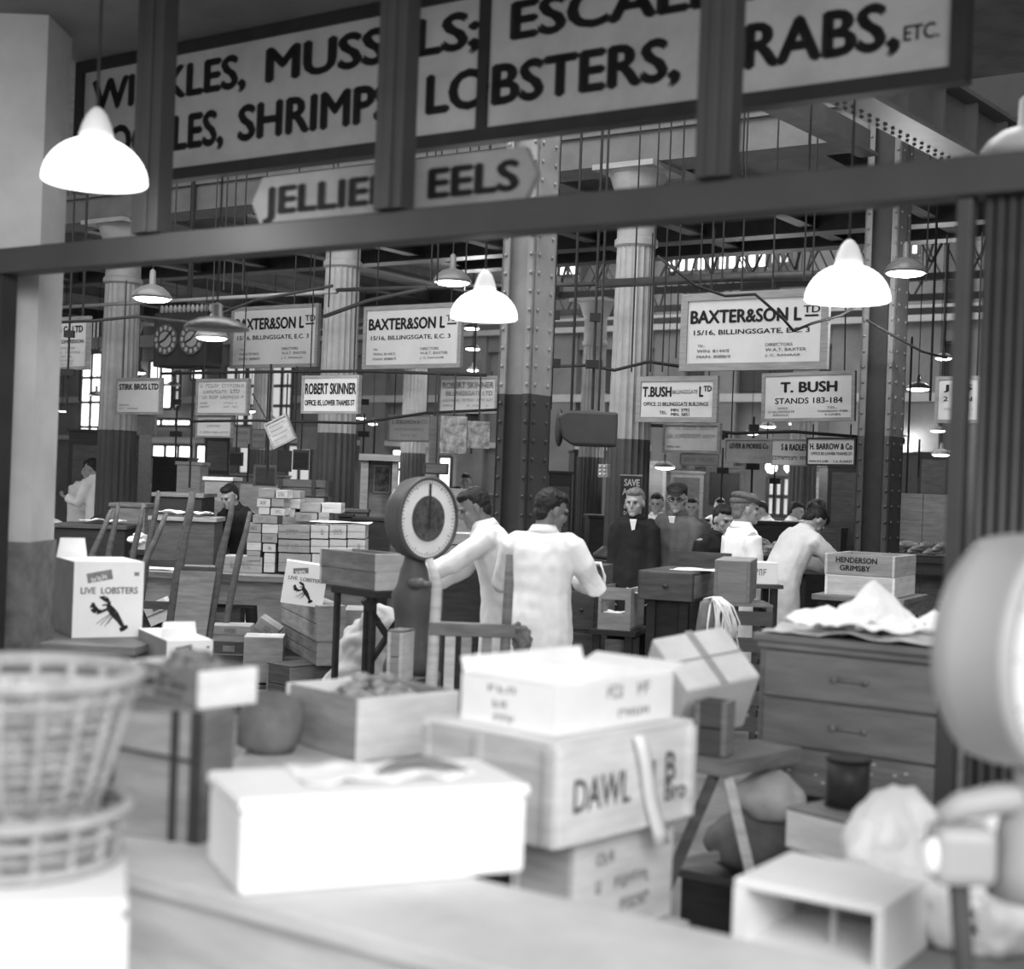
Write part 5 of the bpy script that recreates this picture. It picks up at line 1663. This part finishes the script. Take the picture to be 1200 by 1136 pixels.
# ------------------------------------------------------------------ tall pile of fish boxes
dS = TQ.y + .25
PB_ = [  # x0, x1, ytop, ybottom
    [(258, 282, 652, 671), (283, 307, 652, 671), (310, 323, 645, 671)],
]
pile = [(258, 307, 652, 671, 'long pale box lying at the foot of the box pile near the barrows'),
        (289, 305, 645, 657, ''), (309, 322, 648, 671, ''), (289, 306, 635, 645, ''), (308, 323, 637, 647, ''), (289, 306, 624, 635, ''), (307, 325, 625, 636, ''), (289, 306, 613, 624, ''), (307, 326, 614, 625, ''),
        (296, 325, 603, 613, ''), (303, 316, 594, 603, ''), (317, 334, 595, 604, ''), (334, 346, 596, 606, ''), (301, 317, 584, 594, ''), (318, 333, 584, 594, ''), (334, 352, 584, 596, ''), (303, 322, 572, 583, ''), (323, 337, 574, 584, ''), (338, 352, 575, 584, ''),
        (326, 364, 648, 670, ''), (326, 363, 632, 647, ''), (326, 363, 615, 631, ''), (364, 385, 632, 648, ''), (386, 406, 632, 648, ''), (407, 428, 632, 648, ''), (364, 385, 615, 631, ''), (386, 406, 615, 631, ''), (407, 428, 615, 631, ''),
        (346, 372, 600, 611, ''), (373, 386, 600, 613, ''), (352, 376, 589, 600, ''), (377, 400, 589, 601, ''), (365, 428, 649, 672, '')]
rowmap = {}
rws = {}
for b in sorted(pile, key=lambda b: (-b[3], b[0])):
    rws.setdefault(round(b[3] / 11), []).append(b)
cnt = 0
order = sorted(rws)[::-1]
for ri, r_ in enumerate(order):
    for bi, (x0, x1, yt, yb, lb) in enumerate(sorted(rws[r_])):
        d = dS + (0 if x0 < 326 or yt > 612 else .35)
        Pm = W(x0, yb, d)
        L_, H_ = (x1 - x0 - .6) / F * d, (yb - yt - .4) / F * d
        Pm.z = max(Pm.z, TZ + .002)
        pale = (x0 + yt) % 3
        lab = lb or 'fish box in the tall pile, %s level up, %s from the barrow side' % (nth(ri), nth(bi))
        o = MB()
        o.box(.003, L_ - .003, .004, .34, 0, H_)
        slab(o, 0, L_, 0, .345, .002, H_ - .002, 2 if H_ > .08 else 1, .006, 'z')
        ob = o.build('fish_box', ('woodlight', 'cardside', 'woodmid')[pale] if yt < 612 or x0 < 326 else ('woodmid' if x0 < 364 else 'woodlight'), None, Pm, .02)
        tag(ob, lab, 'box', 'fish boxes in the tall pile')
        if (x0 * 7 + yb) % 2:
            m = MB()
            letters(m, ('~4', '~5', '~6', '~3')[(x0 + yb) % 4], L_ * .25, L_ * .75, H_ * .3, H_ * .7, -.002, .02)
            m.build('stencil', 'inkgrey', ob)
Pm = W(326, 580, dS + .75)
o = thing('wooden_crate', 'long dark slatted crate across the top of the box pile', 'crate', Pm, .02)
L_ = 59 / F * Pm.y
MB().box(0, L_, .02, .35, 0, .02).build('bottom', 'wooddark', o)
for y in (0, .35):
    slab(MB(), 0, L_, y, y + .016, 0, .14, 2, .012, 'z').build('side_boards', 'wooddark', o)
for x in (0, L_ * .66, L_ - .03):
    MB().box(x, x + .03, -.012, .38, 0, .14).build('end_batten', 'woodblack', o)
Pm = W(352, 606, dS + .75)
o = MB().box(0, 48 / F * Pm.y, 0, .36, -.1, .17).build('wooden_box', 'woodmid', None, Pm + Vector((-.16, 0, 0)), .02)
tag(o, 'brown box bearing the long dark slatted crate on the pile', 'box')
sheet('paper_sheet', 'white paper strips lying over the wide row of box ends', 'paper', W(400, 613, dS + .15), .5, .25, .012, 'paper', 31)
for i, (x0, x1, yt, yb, d, mat, lb) in enumerate(((396, 412, 602, 650, 13.2, 'woodblack', 'dark upright crate just behind the row of box ends'), (412, 455, 606, 655, 13.0, 'woodblack', 'dark chest behind the rim of the round scale'),
                                                  (392, 430, 596, 612, 13.3, 'wooddark', 'dark box lid behind the row of box ends'))):
    Pm = W(x0, yb, d)
    Lx = (x1 - x0) / F * d
    z_ = Pm.z
    o = thing('wooden_chest' if i == 1 else 'wooden_box', lb, 'chest' if i == 1 else 'box', Vector((Pm.x, Pm.y, 0 if i != 2 else z_)), .03)
    h_ = CAMZ + d * uv(x0, yt)[1] - (0 if i != 2 else z_)
    MB().box(0, Lx, 0, .28, 0, h_ - .03).build('body', mat, o, bevel=.005)
    MB().box(-.01, Lx + .01, -.01, .29, h_ - .03, h_).build('lid', mat, o, bevel=.004)

# pale wooden crates on a thin-legged table beside the scale
P, f, L, Wd, H = boxdims(441, 650, 693, 374, 480, 40, d=8.2)
table('trestle_table', 'thin-legged braced table carrying two brown crates beside the scale', 'table', (P.x, P.y, 0), f, -.02, L + .02, -.02, Wd - .16, P.z - .001, 'woodblack', 'woodblack', .04, 0, .03, brace=True)
zN = P.z
o, z, _ = crate('lower brown crate with pale ends on the thin-legged table', 441, 672, 693, 374, 480, 40, d=8.2, zb=zN, H=H * .5, endmat='woodlight', sidemat='woodgrey', lid=None, boards=1)
o, z, _ = crate('upper brown crate with pale ends on the thin-legged table', 441, 651, 672, 374, 480, 40, d=8.2, zb=z + .001, H=H * .5, endmat='woodlight', sidemat='woodgrey', boards=1)
# rough sacking and box under it
C = W(432, 800, 8.9)
m = MB()
for q in ((0, 0, .25, .22, .18, .3), (.08, -.05, .45, .15, .12, .18), (-.12, -.1, .12, .15, .15, .14)):
    m.ell(q[:3], q[3:], 20, 14)
o = m.build('sacking', 'sack', None, Vector((C.x, C.y, .33)))
bake(o, [('REMESH', dict(mode='VOXEL', voxel_size=.016)), ('SMOOTH', dict(factor=.5, iterations=3))])
for v in o.data.vertices:
    v.co += v.normal * (abs(noise.noise(v.co * 11)) * .05 - .015)
    v.co.z = max(v.co.z, .001)
tag(o, 'rough pale sacking heaped under the thin-legged table', 'sacking')
o = thing('low_platform', 'low dark platform beneath the pale sacking', 'platform', Vector((C.x - .25, C.y - .25, 0)), 0)
MB().box(0, .55, 0, .55, 0, .32).build('body', 'wooddark', o)
crate('pale brown box on end at the foot of the middle scale', 470, 753, 800, 452, 484, 68, d=7.3, H=.25, endmat='woodlight', sidemat='woodmid', lid='woodgrey')
P = W(470, 800, 7.3)
table('low_platform', 'low block under the box at the foot of the middle scale', 'platform', (P.x, P.y, 0), math.radians(68), -.02, .26, -.02, .26, P.z - .001, 'wooddark', 'woodblack', .04, 0, .05)
for i, (x0, x1, yt, yb, d, mat) in enumerate(((478, 520, 640, 660, 9.9, 'woodlight'), (520, 566, 625, 652, 10.6, 'woodlight'), (508, 552, 572, 622, 12.0, 'woodmid'), (400, 450, 715, 800, 10.4, 'woodmid'))):
    Pm = W(x0, yb, d)
    Lx = (x1 - x0) / F * d
    o = thing('wooden_crate', ('pale crate just behind the hands at the scale', 'pale box between the scale dial and the stooping man', 'tall slatted crate behind the rim of the scale and the stooping head', 'stacked brown crate in shade beneath the thin-legged table')[i], 'crate', Vector((Pm.x, Pm.y, 0)), .05)
    h_ = CAMZ + d * uv(x0, yt)[1]
    b_ = CAMZ + d * uv(x0, yb)[1]
    MB().box(.01, Lx - .01, .01, .4, 0, b_).build('stand', 'wooddark', o)
    slab(MB(), 0, Lx, 0, .42, b_ + .001, h_, 2, .008, 'z').build('boards', mat, o)
    MB().box(0, .03, -.012, -.001, b_, h_).box(Lx - .03, Lx, -.012, -.001, b_, h_).build('end_batten', mat, o)


# ------------------------------------------------------------------ porters' barrows
def barrow(label, base, top, d, wpx, mat='wooddark', panel=None, curve=.1, lean=.25, group="porters' barrows by the long table"):
    """two tall curved shafts joined by rungs, standing on small wheels; base/top are (x, y) of the shaft nearer the pier"""
    P = W(base[0], base[1], d)
    P.z = 0
    T = W(top[0], top[1], d)
    o = thing('porter_barrow', label, 'barrow', P, 0, group)
    dx, h = T.x - P.x, T.z
    w_ = wpx / F * d
    sh = lambda t, x: Vector((x + dx * t ** 1.4 + (.02 * math.sin(t * 3) if t > .8 else 0), -.15 + lean * t + curve * (t ** 3), .1 + (h - .1) * t))
    for x in (0, w_):
        MB().tube([sh(t, x * (1 + .15 * t)) for t in (0, .2, .4, .6, .75, .88, 1)], [.024, .025, .026, .027, .026, .022, .016], 8).build('shaft', mat, o, smooth=True)
        mw = MB().lathe([(.02, -.02), (.09, -.02), (.09, .02), (.02, .02)], 20, Matrix.Translation((x + (.05 if x else -.05), -.15, .09)) @ Matrix.Rotation(math.pi / 2, 4, 'Y'))
        mw.build('wheel', 'iron', o)
    for t in (.15, .4, .62):
        a, b = sh(t, 0), sh(t, w_ * (1 + .15 * t))
        MB().bar(a, b, .035, .06).build('rung', mat, o)
    MB().box(-.02, w_ + .02, -.36, -.15, .02, .04).build('toe_plate', 'iron', o)
    if panel:
        a, b, c, e = sh(.3, .02), sh(.3, w_), sh(.62, w_ * 1.05), sh(.62, .02)
        m = MB()
        off = Vector((0, -.05, 0))
        m.add([a + off, b + off, c + off, e + off, a + off * 1.4, b + off * 1.4, c + off * 1.4, e + off * 1.4], [(0, 1, 2, 3), (7, 6, 5, 4), (0, 4, 5, 1), (1, 5, 6, 2), (2, 6, 7, 3), (3, 7, 4, 0)])
        m.build('backboard', panel, o)
    return o


barrow('porter\'s barrow with tall hooked shafts and a slatted back, middle of the barrow row', (166, 660), (178, 576), 11.2, 34)
barrow('porter\'s barrow leaning low beside the belted white coat', (72, 650), (105, 600), 10.6, 60, lean=.6)
barrow('porter\'s barrow with a light board set against its shafts', (204, 668), (219, 578), 10.4, 42, panel='woodgrey')
barrow('slender dark barrow nearest the box pile, one shaft towering', (243, 672), (264, 600), 11.0, 20)
barrow('short dark barrow with curved grips behind the lobster carton', (120, 660), (130, 590), 11.3, 26)
# upright barrow in front of the men
P = W(506, 790, 7.1)
o = thing('porter_barrow', 'pale upright barrow frame standing just in front of the middle scale', 'barrow', Vector((P.x, P.y, 0)))
tA, tB = W(503, 655, 7.1) - Vector((P.x, P.y, 0)), W(597, 650, 7.1) - Vector((P.x, P.y, 0))
wB = W(590, 790, 7.1).x - P.x
MB().tube([(0, 0, .02), (0, 0, .7), (.01, 0, tA.z - .12), tA], [.03, .03, .026, .018], 8).build('shaft', 'woodlight', o, smooth=True)
MB().tube([(wB, 0, .02), (wB, 0, .7), (wB + .01, 0, tB.z - .15), tB], [.026, .026, .024, .018], 8).build('shaft', 'woodgrey', o, smooth=True)
zr = W(540, 737, 7.1).z
MB().box(-.02, wB + .05, -.03, .03, zr - .035, zr + .03).build('top_rail', 'woodgrey', o, bevel=.006)
for x in (.06, .14, .24):
    MB().box(x, x + .05, -.015, .015, .15, zr - .036).build('slat', 'woodmid' if x > .1 else 'woodlight', o)
MB().box(-.02, wB + .03, -.03, .03, .1, .15).build('bottom_rail', 'wooddark', o)
# dangling gloves / wrapped bundle hanging at its end
C = W(612, 752, 7.2)
m = MB().ell((0, 0, 0), (.05, .05, .08), 16, 12).ell((-.03, -.02, .05), (.035, .04, .05), 12, 8).ell((.02, 0, -.1), (.02, .02, .06), 10, 8)
o = m.build('cloth_bundle', 'sackdark', None, C)
bake(o, [('REMESH', dict(mode='VOXEL', voxel_size=.008)), ('SMOOTH', dict(factor=.5, iterations=3))])
for v in o.data.vertices:
    v.co += v.normal * noise.noise(v.co * 40) * .015
tag(o, 'knotted dark cloth hung on the end of the pale barrow frame', 'cloth')

# ------------------------------------------------------------------ desk group in the aisle
D = 9.6
P, f, L, Wd, H = boxdims(812, 672, 706, 750, 832, 68, d=D)
o = thing('desk', 'dark high desk with a deep drawer and low back board, before the men in overcoats', 'desk', Vector((P.x, P.y, 0)), f)
zt_ = P.z + H
dr = MB().box(-.03, -.001, 0, Wd, P.z, zt_ - .002).build('drawer', 'wooddark', o, bevel=.006)
MB().ell((-.035, Wd * .5, P.z + H * .5), (.015, .02, .015), 10, 6).build('knob', 'iron', dr, smooth=True)
MB().box(0, L + .35, 0, Wd + .02, P.z, zt_).build('drawer_case', 'wooddark', o, bevel=.004)
MB().box(.02, L + .32, -.001, .012, P.z + .02, zt_ - .02).build('side_panel', 'woodmid', o)
for x in (.03, L + .25):
    for y in (.04, Wd - .1):
        MB().box(x, x + .06, y, y + .06, 0, P.z - .001).build('leg', 'woodblack', o)
MB().box(.06, .09, .08, Wd - .1, .1, P.z - .001).build('back_panel', 'woodblack', o)
MB().box(L + .33, L + .35, -.06, Wd + .02, zt_, zt_ + .11).build('back_board', 'wooddark', o)
pc = lambda x, y, z: Vector((P.x + math.cos(f) * x - math.sin(f) * y, P.y + math.sin(f) * x + math.cos(f) * y, z))
sheet('paper_sheet', 'white ledger sheets lying open on the dark desk', 'paper', pc(L * .7, Wd * .1, zt_ + .001), .3, .36, .01, 'paper', 41, (0, 0, f))
o, _, _ = crate('tall brown box standing beside the dark desk', 878, 660, 708, 836, 886, 76, d=9.2, H=.26, endmat='woodgrey', sidemat='chestwood', lid='woodmid', boards=1)
P9 = W(878, 708, 9.2)
o = thing('slatted_crate', 'dark slatted open crate under the brown box and the white strings', 'crate', Vector((P9.x - .25, P9.y - .02, 0)), 0)
zc_ = P9.z - .002
for k in range(6):
    z = zc_ * (k + .5) / 6
    MB().box(0, .4, 0, .018, z - .05, z + .04).build('slat', 'wooddark', o)
    MB().box(.382, .4, .02, .4, z - .05, z + .04).build('slat', 'wooddark', o)
for x, y in ((0, .02), (.36, .02), (0, .36), (.34, .36)):
    MB().box(x, x + .04, y, y + .04, 0, zc_).build('post', 'woodgrey', o)
MB().box(0, .4, 0, .4, zc_ - .015, zc_).build('top', 'woodgrey', o)
# dark roll with white strings
C = W(832, 728, 8.7)
o = MB().lathe([(.05, -.13), (.075, -.1), (.08, .1), (.05, .13)], 20, Matrix.Rotation(.15, 4, 'Y')).build('dark_roll', 'sackdark', None, Vector((C.x, C.y, C.z)), smooth=True)
tag(o, 'dark rolled sacking under the hanging white strings', 'sacking')
m = MB()
rnd = random.Random(3)
for k in range(26):
    x = rnd.uniform(-.02, .07)
    ln = rnd.uniform(.12, .25)
    sp_ = rnd.uniform(-.06, .1)
    m.tube([(x * .3 - .03, .02, .13), (x * .6 + .01, -.07, .15), (x + .02 + sp_ * .4, -.1, .1), (x + .03 + sp_ * .8, -.105 + rnd.uniform(-.01, .01), .1 - ln * .5), (x + .04 + sp_ + rnd.uniform(-.01, .01), -.1, .1 - ln)], .0055, 5)
o = m.build('string_hank', 'rope', None, C, smooth=True)
tag(o, 'hank of loose white strings hanging from the dark roll', 'string', None, 'stuff')
# open box and shelf between the white coat and the desk
P, f, L, Wd, H = boxdims(738, 690, 740, 700, 754, 72, d=9.9)
o = thing('wooden_box', 'brown box with an opening showing white papers, between white coat and desk', 'box', P, f)
MB().box(.012, L, 0, Wd, 0, .02).build('bottom', 'woodmid', o)
MB().box(0, .012, 0, Wd, 0, H * .4).box(0, .012, 0, Wd, H * .72, H).box(0, .012, 0, .04, H * .4, H * .72).box(0, .012, Wd - .02, Wd, H * .4, H * .72).build('front_panel', 'woodmid', o)
MB().box(.012, L, 0, .015, .02, H).build('side_panel', 'woodlight', o)
MB().box(.012, L, Wd - .015, Wd, .02, H).build('side_panel', 'woodgrey', o)
sheet('paper_sheet', 'loose papers inside the brown box with an opening', 'paper', P + Vector((-.06, .16, H * .35)), .16, .2, .03, 'paper', 51, (0, 0, f))
sheet('paper_sheet', 'white paper sticking up over the open brown box', 'paper', P + Vector((.05, .14, H * .85)), .12, .14, .03, 'paper', 52, (.3, 0, f))
o = thing('stall_shelf', 'low dark shelf stand under the open brown box', 'shelf', Vector((P.x, P.y, 0)), f)
MB().box(-.04, L + .05, -.05, Wd + .05, P.z - .035, P.z - .001).build('top', 'woodblack', o)
for x in (0, L):
    for y in (0, Wd):
        MB().box(x - .02, x + .03, y - .02, y + .03, 0, P.z - .036).build('leg', 'woodblack', o)
MB().box(-.02, L, 0, Wd, .35, .38).build('shelf', 'wooddark', o)
o, _, _ = crate('dim brown crate on the shelf under the open brown box', 738, 745, 775, 707, 748, 72, d=9.97, zb=.381, H=P.z - .45, endmat='woodgrey', sidemat='woodgrey', boards=2)
P, f, L, Wd, H = boxdims(702, 664, 700, 664, 716, 74, d=10.3)
o = thing('cabinet', 'dark cabinet behind the elbow of the white coat', 'cabinet', Vector((P.x, P.y, 0)), f)
MB().box(0, .45, 0, Wd + .25, 0, P.z + H).build('body', 'wooddark', o, bevel=.004)
for k in range(3):
    z = .1 + k * .3
    dr = MB().box(-.012, -.001, .03, Wd + .22, z, z + .27).build('drawer', 'wooddark', o, bevel=.004)
    MB().ell((-.02, Wd * .5, z + .14), (.014, .014, .014), 8, 6).build('knob', 'iron', dr, smooth=True)
C = pc(0, 0, 0)
o = MB().tube([P + Vector((-.1, .05, H + .02)), P + Vector((.0, -.03, H + .025)), P + Vector((.03, -.04, H * .7)), P + Vector((.03, -.05, H * .2))], .012, 8).build('cloth_strip', 'cloth', None, smooth=True)
tag(o, 'white cord draped over the dark cabinet behind the elbow', 'cord')

# crates with stencil in front of the lattice column
P, f, L, Wd, H = boxdims(1048, 680, 702, 966, 1072, 62, d=10.2)
table('stall_table', 'plain table under the stencilled fish crates before the lattice column', 'table', (P.x, P.y, 0), f, -.05, L + .1, -.08, Wd + .08, P.z - .001, 'woodgrey', 'woodblack', .04, .1)
Tz = P.z
o, z, _ = crate('pale crate under the stencilled one before the lattice column', 1048, 680, 702, 966, 1072, 62, d=10.2, zb=Tz, endmat='woodpale', sidemat='woodlight', lid='woodpale', boards=1)
o, z, _ = crate('crate with two lines of stencilled capitals before the lattice column', 1048, 653, 680, 966, 1073, 62, d=10.2, zb=z + .001, endmat='woodlight', sidemat='woodmid', boards=1)
_, f, L, Wd, H = boxdims(1048, 653, 680, 966, 1073, 62, d=10.2)
m = MB()
Tl = Matrix(((0, 1, 0, 0), (-1, 0, 0, Wd), (0, 0, 1, 0), (0, 0, 0, 1)))
letters(MB(), 'HENDERSON', .16 * Wd, .75 * Wd, .55 * H, .8 * H, -.003, .03, Tl).build('stencil_lettering', 'ink', o)
letters(MB(), 'GRIMSBY', .22 * Wd, .66 * Wd, .2 * H, .45 * H, -.003, .03, Tl).build('stencil_lettering', 'ink', o)
P = W(862, 686, 10.9)
o, _, _ = crate('white box held low at the front of the capped man', 862, 660, 684, None, 911, 8, d=10.75, H=.15, Wd=.22, endmat='cardpale', sidemat='cardpale', lid='cardpale', boards=1, text=[('~4', .35, .75, .4, .7)])
P = W(862, 684, 10.75)
table('stall_table', 'small dark table under the white box by the capped man', 'table', (P.x, P.y, 0), math.radians(8), -.04, .36, -.04, .3, P.z - .001, 'wooddark', 'woodblack', .03, 0, .05)

# far stalls: panel, fish table, trestles
P = W(1046, 660, 13.6)
o = thing('wooden_screen', 'big flat wooden panel standing upright beyond the lattice column', 'panel', Vector((P.x, P.y, 0)), AL * .3)
Lx = 64 / F * 13.6
zp_ = W(1080, 579, 13.6).z
MB().box(0, Lx * .5 - .003, 0, .03, 0, zp_).build('board', 'woodgrey', o)
MB().box(Lx * .5 + .003, Lx, 0, .03, 0, zp_).build('board', 'woodgrey', o)
for z in (.4, zp_ - .12):
    MB().box(.02, Lx - .02, .031, .06, z, z + .08).build('batten', 'wooddark', o)
P = W(1036, 652, 12.9)
table('stall_table', 'dark fish table in front of the big upright panel', 'table', (P.x, P.y, 0), -.1, 0, .75, 0, .6, P.z, 'woodblack', 'woodblack', .05, .1)
for i in range(9):
    Cx = W(1048 + i * 7.4, 646 - (i % 3) * 2, 13.1)
    m = MB().tube([(-.12, 0, 0), (-.05, .01, .012), (.04, .012, .014), (.12, 0, .01), (.16, 0, .012)], [.006, .03, .034, .015, .02], 8)
    o = m.build('fish', 'fish', None, Vector((Cx.x, Cx.y, P.z + .036 + .03 * (i % 3))), .6 + .3 * (i % 2), smooth=True)
    tag(o, 'silvery fish on the dark table before the big panel', 'fish', 'fish on the table before the big panel')
P = W(945, 648, 13.5)
table('stall_table', 'dark trestle where the bending man works', 'table', (P.x, P.y, 0), -.2, -.1, .6, 0, .8, P.z, 'wooddark', 'woodblack', .05, .15)
zt_ = P.z
o, z, _ = crate('dark open box in front of the bending man', 985, 612, 640, 945, 1003, 66, d=13.6, zb=zt_ + .001, H=.24, endmat='wooddark', sidemat='wooddark', boards=2)
o = MB().box(-.03, .33, 0, .02, 0, .32).build('box_lid', 'wooddark', None, W(958, 628, 13.9), -.3)
o.rotation_euler = (-.4, 0, -.3)
o.location.z = zt_ + .002
tag(o, 'dark lid propped against the open box by the bending man', 'lid')
P = W(846, 650, 14.6)
table('stall_table', 'dark stall table in the shade between flat cap and bending man', 'table', (P.x, P.y, 0), -.1, 0, .75, 0, .8, P.z, 'woodblack', 'woodblack', .05, .25)
lumps('fish_heap', 'dim heap of fish on the shaded stall table', 'fish', Vector((P.x + .45, P.y + .35, P.z + .001)), (.28, .25), .16, 50, 'fish', .05, seed=12)


def block(name, label, cat, x0, x1, yt, d, mat, depth=.6, ground=True, yb=None, rz=.05, door=None, lid=None):
    P = W(x0, 640, d)
    top = CAMZ + d * uv((x0 + x1) / 2, yt)[1]
    P.z = 0 if ground else CAMZ + d * uv(x0, yb)[1]
    L_ = (x1 - x0) / F * d
    o = thing(name, label, cat, P, rz)
    h = top - P.z
    MB().box(0, L_, 0, depth, 0, h - .04).build('body', mat, o, bevel=.005)
    MB().box(-.02, L_ + .02, -.02, depth + .02, h - .039, h).build('top', lid or mat, o, bevel=.004)
    if door:
        q = MB().box(L_ * .12, L_ * .88, -.015, -.001, h * door[0], h * door[1]).build('door', door[2], o)
        MB().ell((L_ * .8, -.025, h * (door[0] + door[1]) / 2), (.015, .015, .015), 8, 6).build('knob', 'iron', q)
    return o


block('kiosk', 'dark boarded kiosk behind the belted white coat', 'kiosk', 76, 121, 503, 20.5, 'woodblack', 1.0, door=(.1, .9, 'wooddark'))
block('kiosk', 'dark kiosk beside the far column foot with a black opening', 'kiosk', 121, 158, 500, 22.3, 'wooddark', 1.0, door=(.5, .92, 'frameblack'))
block('packing_case', 'upright brown case behind the barrows', 'case', 204, 231, 541, 17, 'woodmid', door=(.66, .67, 'wooddark'))
block('packing_case', 'stack-topped case with a pale lid behind the stooping porter', 'case', 237, 268, 559, 15.2, 'woodmid', .7, lid='woodpale', door=(.55, .85, 'woodgrey'))
block('barrow_cart', 'dark flat cart with pale edge behind the barrow row', 'cart', 178, 234, 578, 13.9, 'woodblack', .8, lid='woodgrey')
block('stall_table', 'dark stall with white wrappings behind the barrows', 'table', 175, 250, 606, 13.1, 'wooddark', .5, lid='woodmid')
block('stall_table', 'dark stall at the feet of the belted white coat', 'table', 62, 145, 615, 14.0, 'woodblack', .7, lid='wooddark')
block('stall_table', 'grey chest behind the belted white coat', 'chest', 128, 168, 590, 15.5, 'woodgrey', .6)
block('kiosk', 'dark covered stall in front of the bright far doorway', 'kiosk', 175, 216, 535, 24, 'woodblack', 1.0)
block('kiosk', 'booth with roof and black hatch above the flat cap', 'kiosk', 824, 870, 546, 23.6, 'wooddark', 1.0, door=(.7, .95, 'frameblack'))
block('kiosk', 'grey boarded booth behind the bending man', 'kiosk', 930, 968, 553, 23.4, 'woodgrey', .5, door=(.6, .95, 'woodmid'))
block('kiosk', 'tall dark booth beside the lattice column', 'kiosk', 967, 1008, 545, 21.9, 'woodblack', .5, door=(.1, .95, 'wooddark'))
block('kiosk', 'dark doorway booth behind the grey overcoat', 'kiosk', 742, 778, 540, 21.5, 'wooddark', 1.0, door=(.1, .95, 'woodblack'))
block('kiosk', 'dark booth behind the leaning man', 'kiosk', 783, 822, 552, 22.5, 'woodgrey', 1.0, door=(.1, .95, 'wooddark'))
block('kiosk', 'dark booth with tin hood behind the white coat seen from behind', 'kiosk', 640, 668, 552, 18, 'woodblack', 1.0, door=(.2, .9, 'wooddark'))
block('kiosk', 'narrow booth between riveted and fluted columns', 'kiosk', 669, 692, 527, 24.2, 'woodblack', 1.0, door=(.1, .95, 'wooddark'))
block('kiosk', 'dark shop front beyond the slim post', 'kiosk', 1072, 1110, 530, 24, 'woodblack', 1.0, door=(.5, .95, 'wooddark'))
block('kiosk', 'low booth below the far bright windows by the fluted column', 'kiosk', 268, 330, 556, 25, 'wooddark', 1.0, door=(.4, .9, 'woodmid'))
block('stall_table', 'distant dark counter under the lit shop behind the scale', 'counter', 500, 590, 578, 20, 'woodgrey', .6)
block('stall_table', 'distant dark counter behind the far white coats', 'counter', 880, 980, 612, 18, 'woodblack', .6)
block('stall_table', 'distant counter behind the men in overcoats', 'counter', 690, 830, 606, 18.5, 'woodblack', .6)
sheet('paper_sheet', 'white paper wrappings on the dark stall behind the barrows', 'paper', W(215, 603, 13.2) + Vector((0, .1, 0)), .45, .3, .05, 'paper', 61)
sheet('paper_sheet', 'white paper heap near the hem of the belted white coat', 'paper', W(118, 612, 14.3) + Vector((0, .1, 0)), .4, .3, .04, 'paper', 62)
C = W(165, 630, 13.4)
lumps('fish_heap', 'white heap in a box between the barrows', 'fish', Vector((C.x, C.y, C.z - .05)), (.1, .1), .09, 24, 'paper', .03, seed=31)
o, _, _ = crate('small pale box under the white heap between the barrows', 172, 628, 645, 156, 174, 70, d=13.3, endmat='woodlight', sidemat='woodlight')
block('stall_table', 'narrow stand under the small pale box between the barrows', 'stand', 154, 177, 646, 13.25, 'woodblack', .3)

# booth with a framed picture, poster on the column
P = W(421, 600, 13.4)
Lx = 43 / F * 13.4
o = thing('booth', 'open-fronted wooden booth with a framed picture on its back wall', 'booth', Vector((P.x, P.y, 0)), .06)
zt_ = W(440, 540, 13.4).z
MB().box(0, .07, 0, .5, 0, zt_).build('side_post', 'woodgrey', o)
MB().box(Lx - .05, Lx, 0, .5, 0, zt_).build('side_post', 'woodgrey', o)
MB().box(-.02, Lx + .02, -.03, .5, zt_, zt_ + .06).build('roof', 'woodgrey', o)
MB().box(.07, Lx - .05, .3, .33, 0, zt_ - .001).build('back_wall', 'woodmid', o)
a, b = .11, .27
fr = MB().box(a, b, .28, .299, zt_ - .3, zt_ - .04).build('picture_frame', 'signwhite', o)
MB().box(a + .012, b - .012, .276, .28, zt_ - .288, zt_ - .052).build('picture', 'picture', fr)
P = W(739, 583, 12.9)
o = thing('poster', 'black poster with white capitals fixed to the column pedestal by the overcoats', 'poster', P, AL * .35)
hw, hh = 12.5 / F * 12.9, 25 / F * 12.9
MB().box(-hw, hw, 0, .01, -hh, hh).build('board', 'frameblack', o)
MB().box(-hw - .006, hw + .006, -.004, .012, hh, hh + .012).box(-hw - .006, hw + .006, -.004, .012, -hh - .02, -hh).build('edging', 'signdull', o)
for s, x_, z0_, z1_ in (('SAVE', .66, .52, .86), ('A LIFE', .8, .1, .42), ('BE A', .5, -.23, -.05), ('BLOOD', .6, -.53, -.35), ('DONOR', .6, -.83, -.65)):
    letters(MB(), s, -hw * x_, hw * min(.92, x_ + .15), hh * z0_, hh * z1_, -.003, .05).build('lettering', 'signwhite', o)
o = thing('switch_box', 'small pale switch box with round knobs on the dark column', 'switch box', W(706, 552, 12.8), AL)
MB().box(-.05, .05, 0, .06, -.06, .06).build('case', 'signdull', o, bevel=.008)
m = MB()
for x in (-.022, .022):
    for z in (-.03, .005, .038):
        m.ell((x, -.005, z), (.012, .01, .012), 8, 6)
m.build('knobs', 'enamelgrey', o, smooth=True)
MB().tube([(0, .03, .06), (0, .03, .6)], .01, 6).build('conduit', 'iron', o)
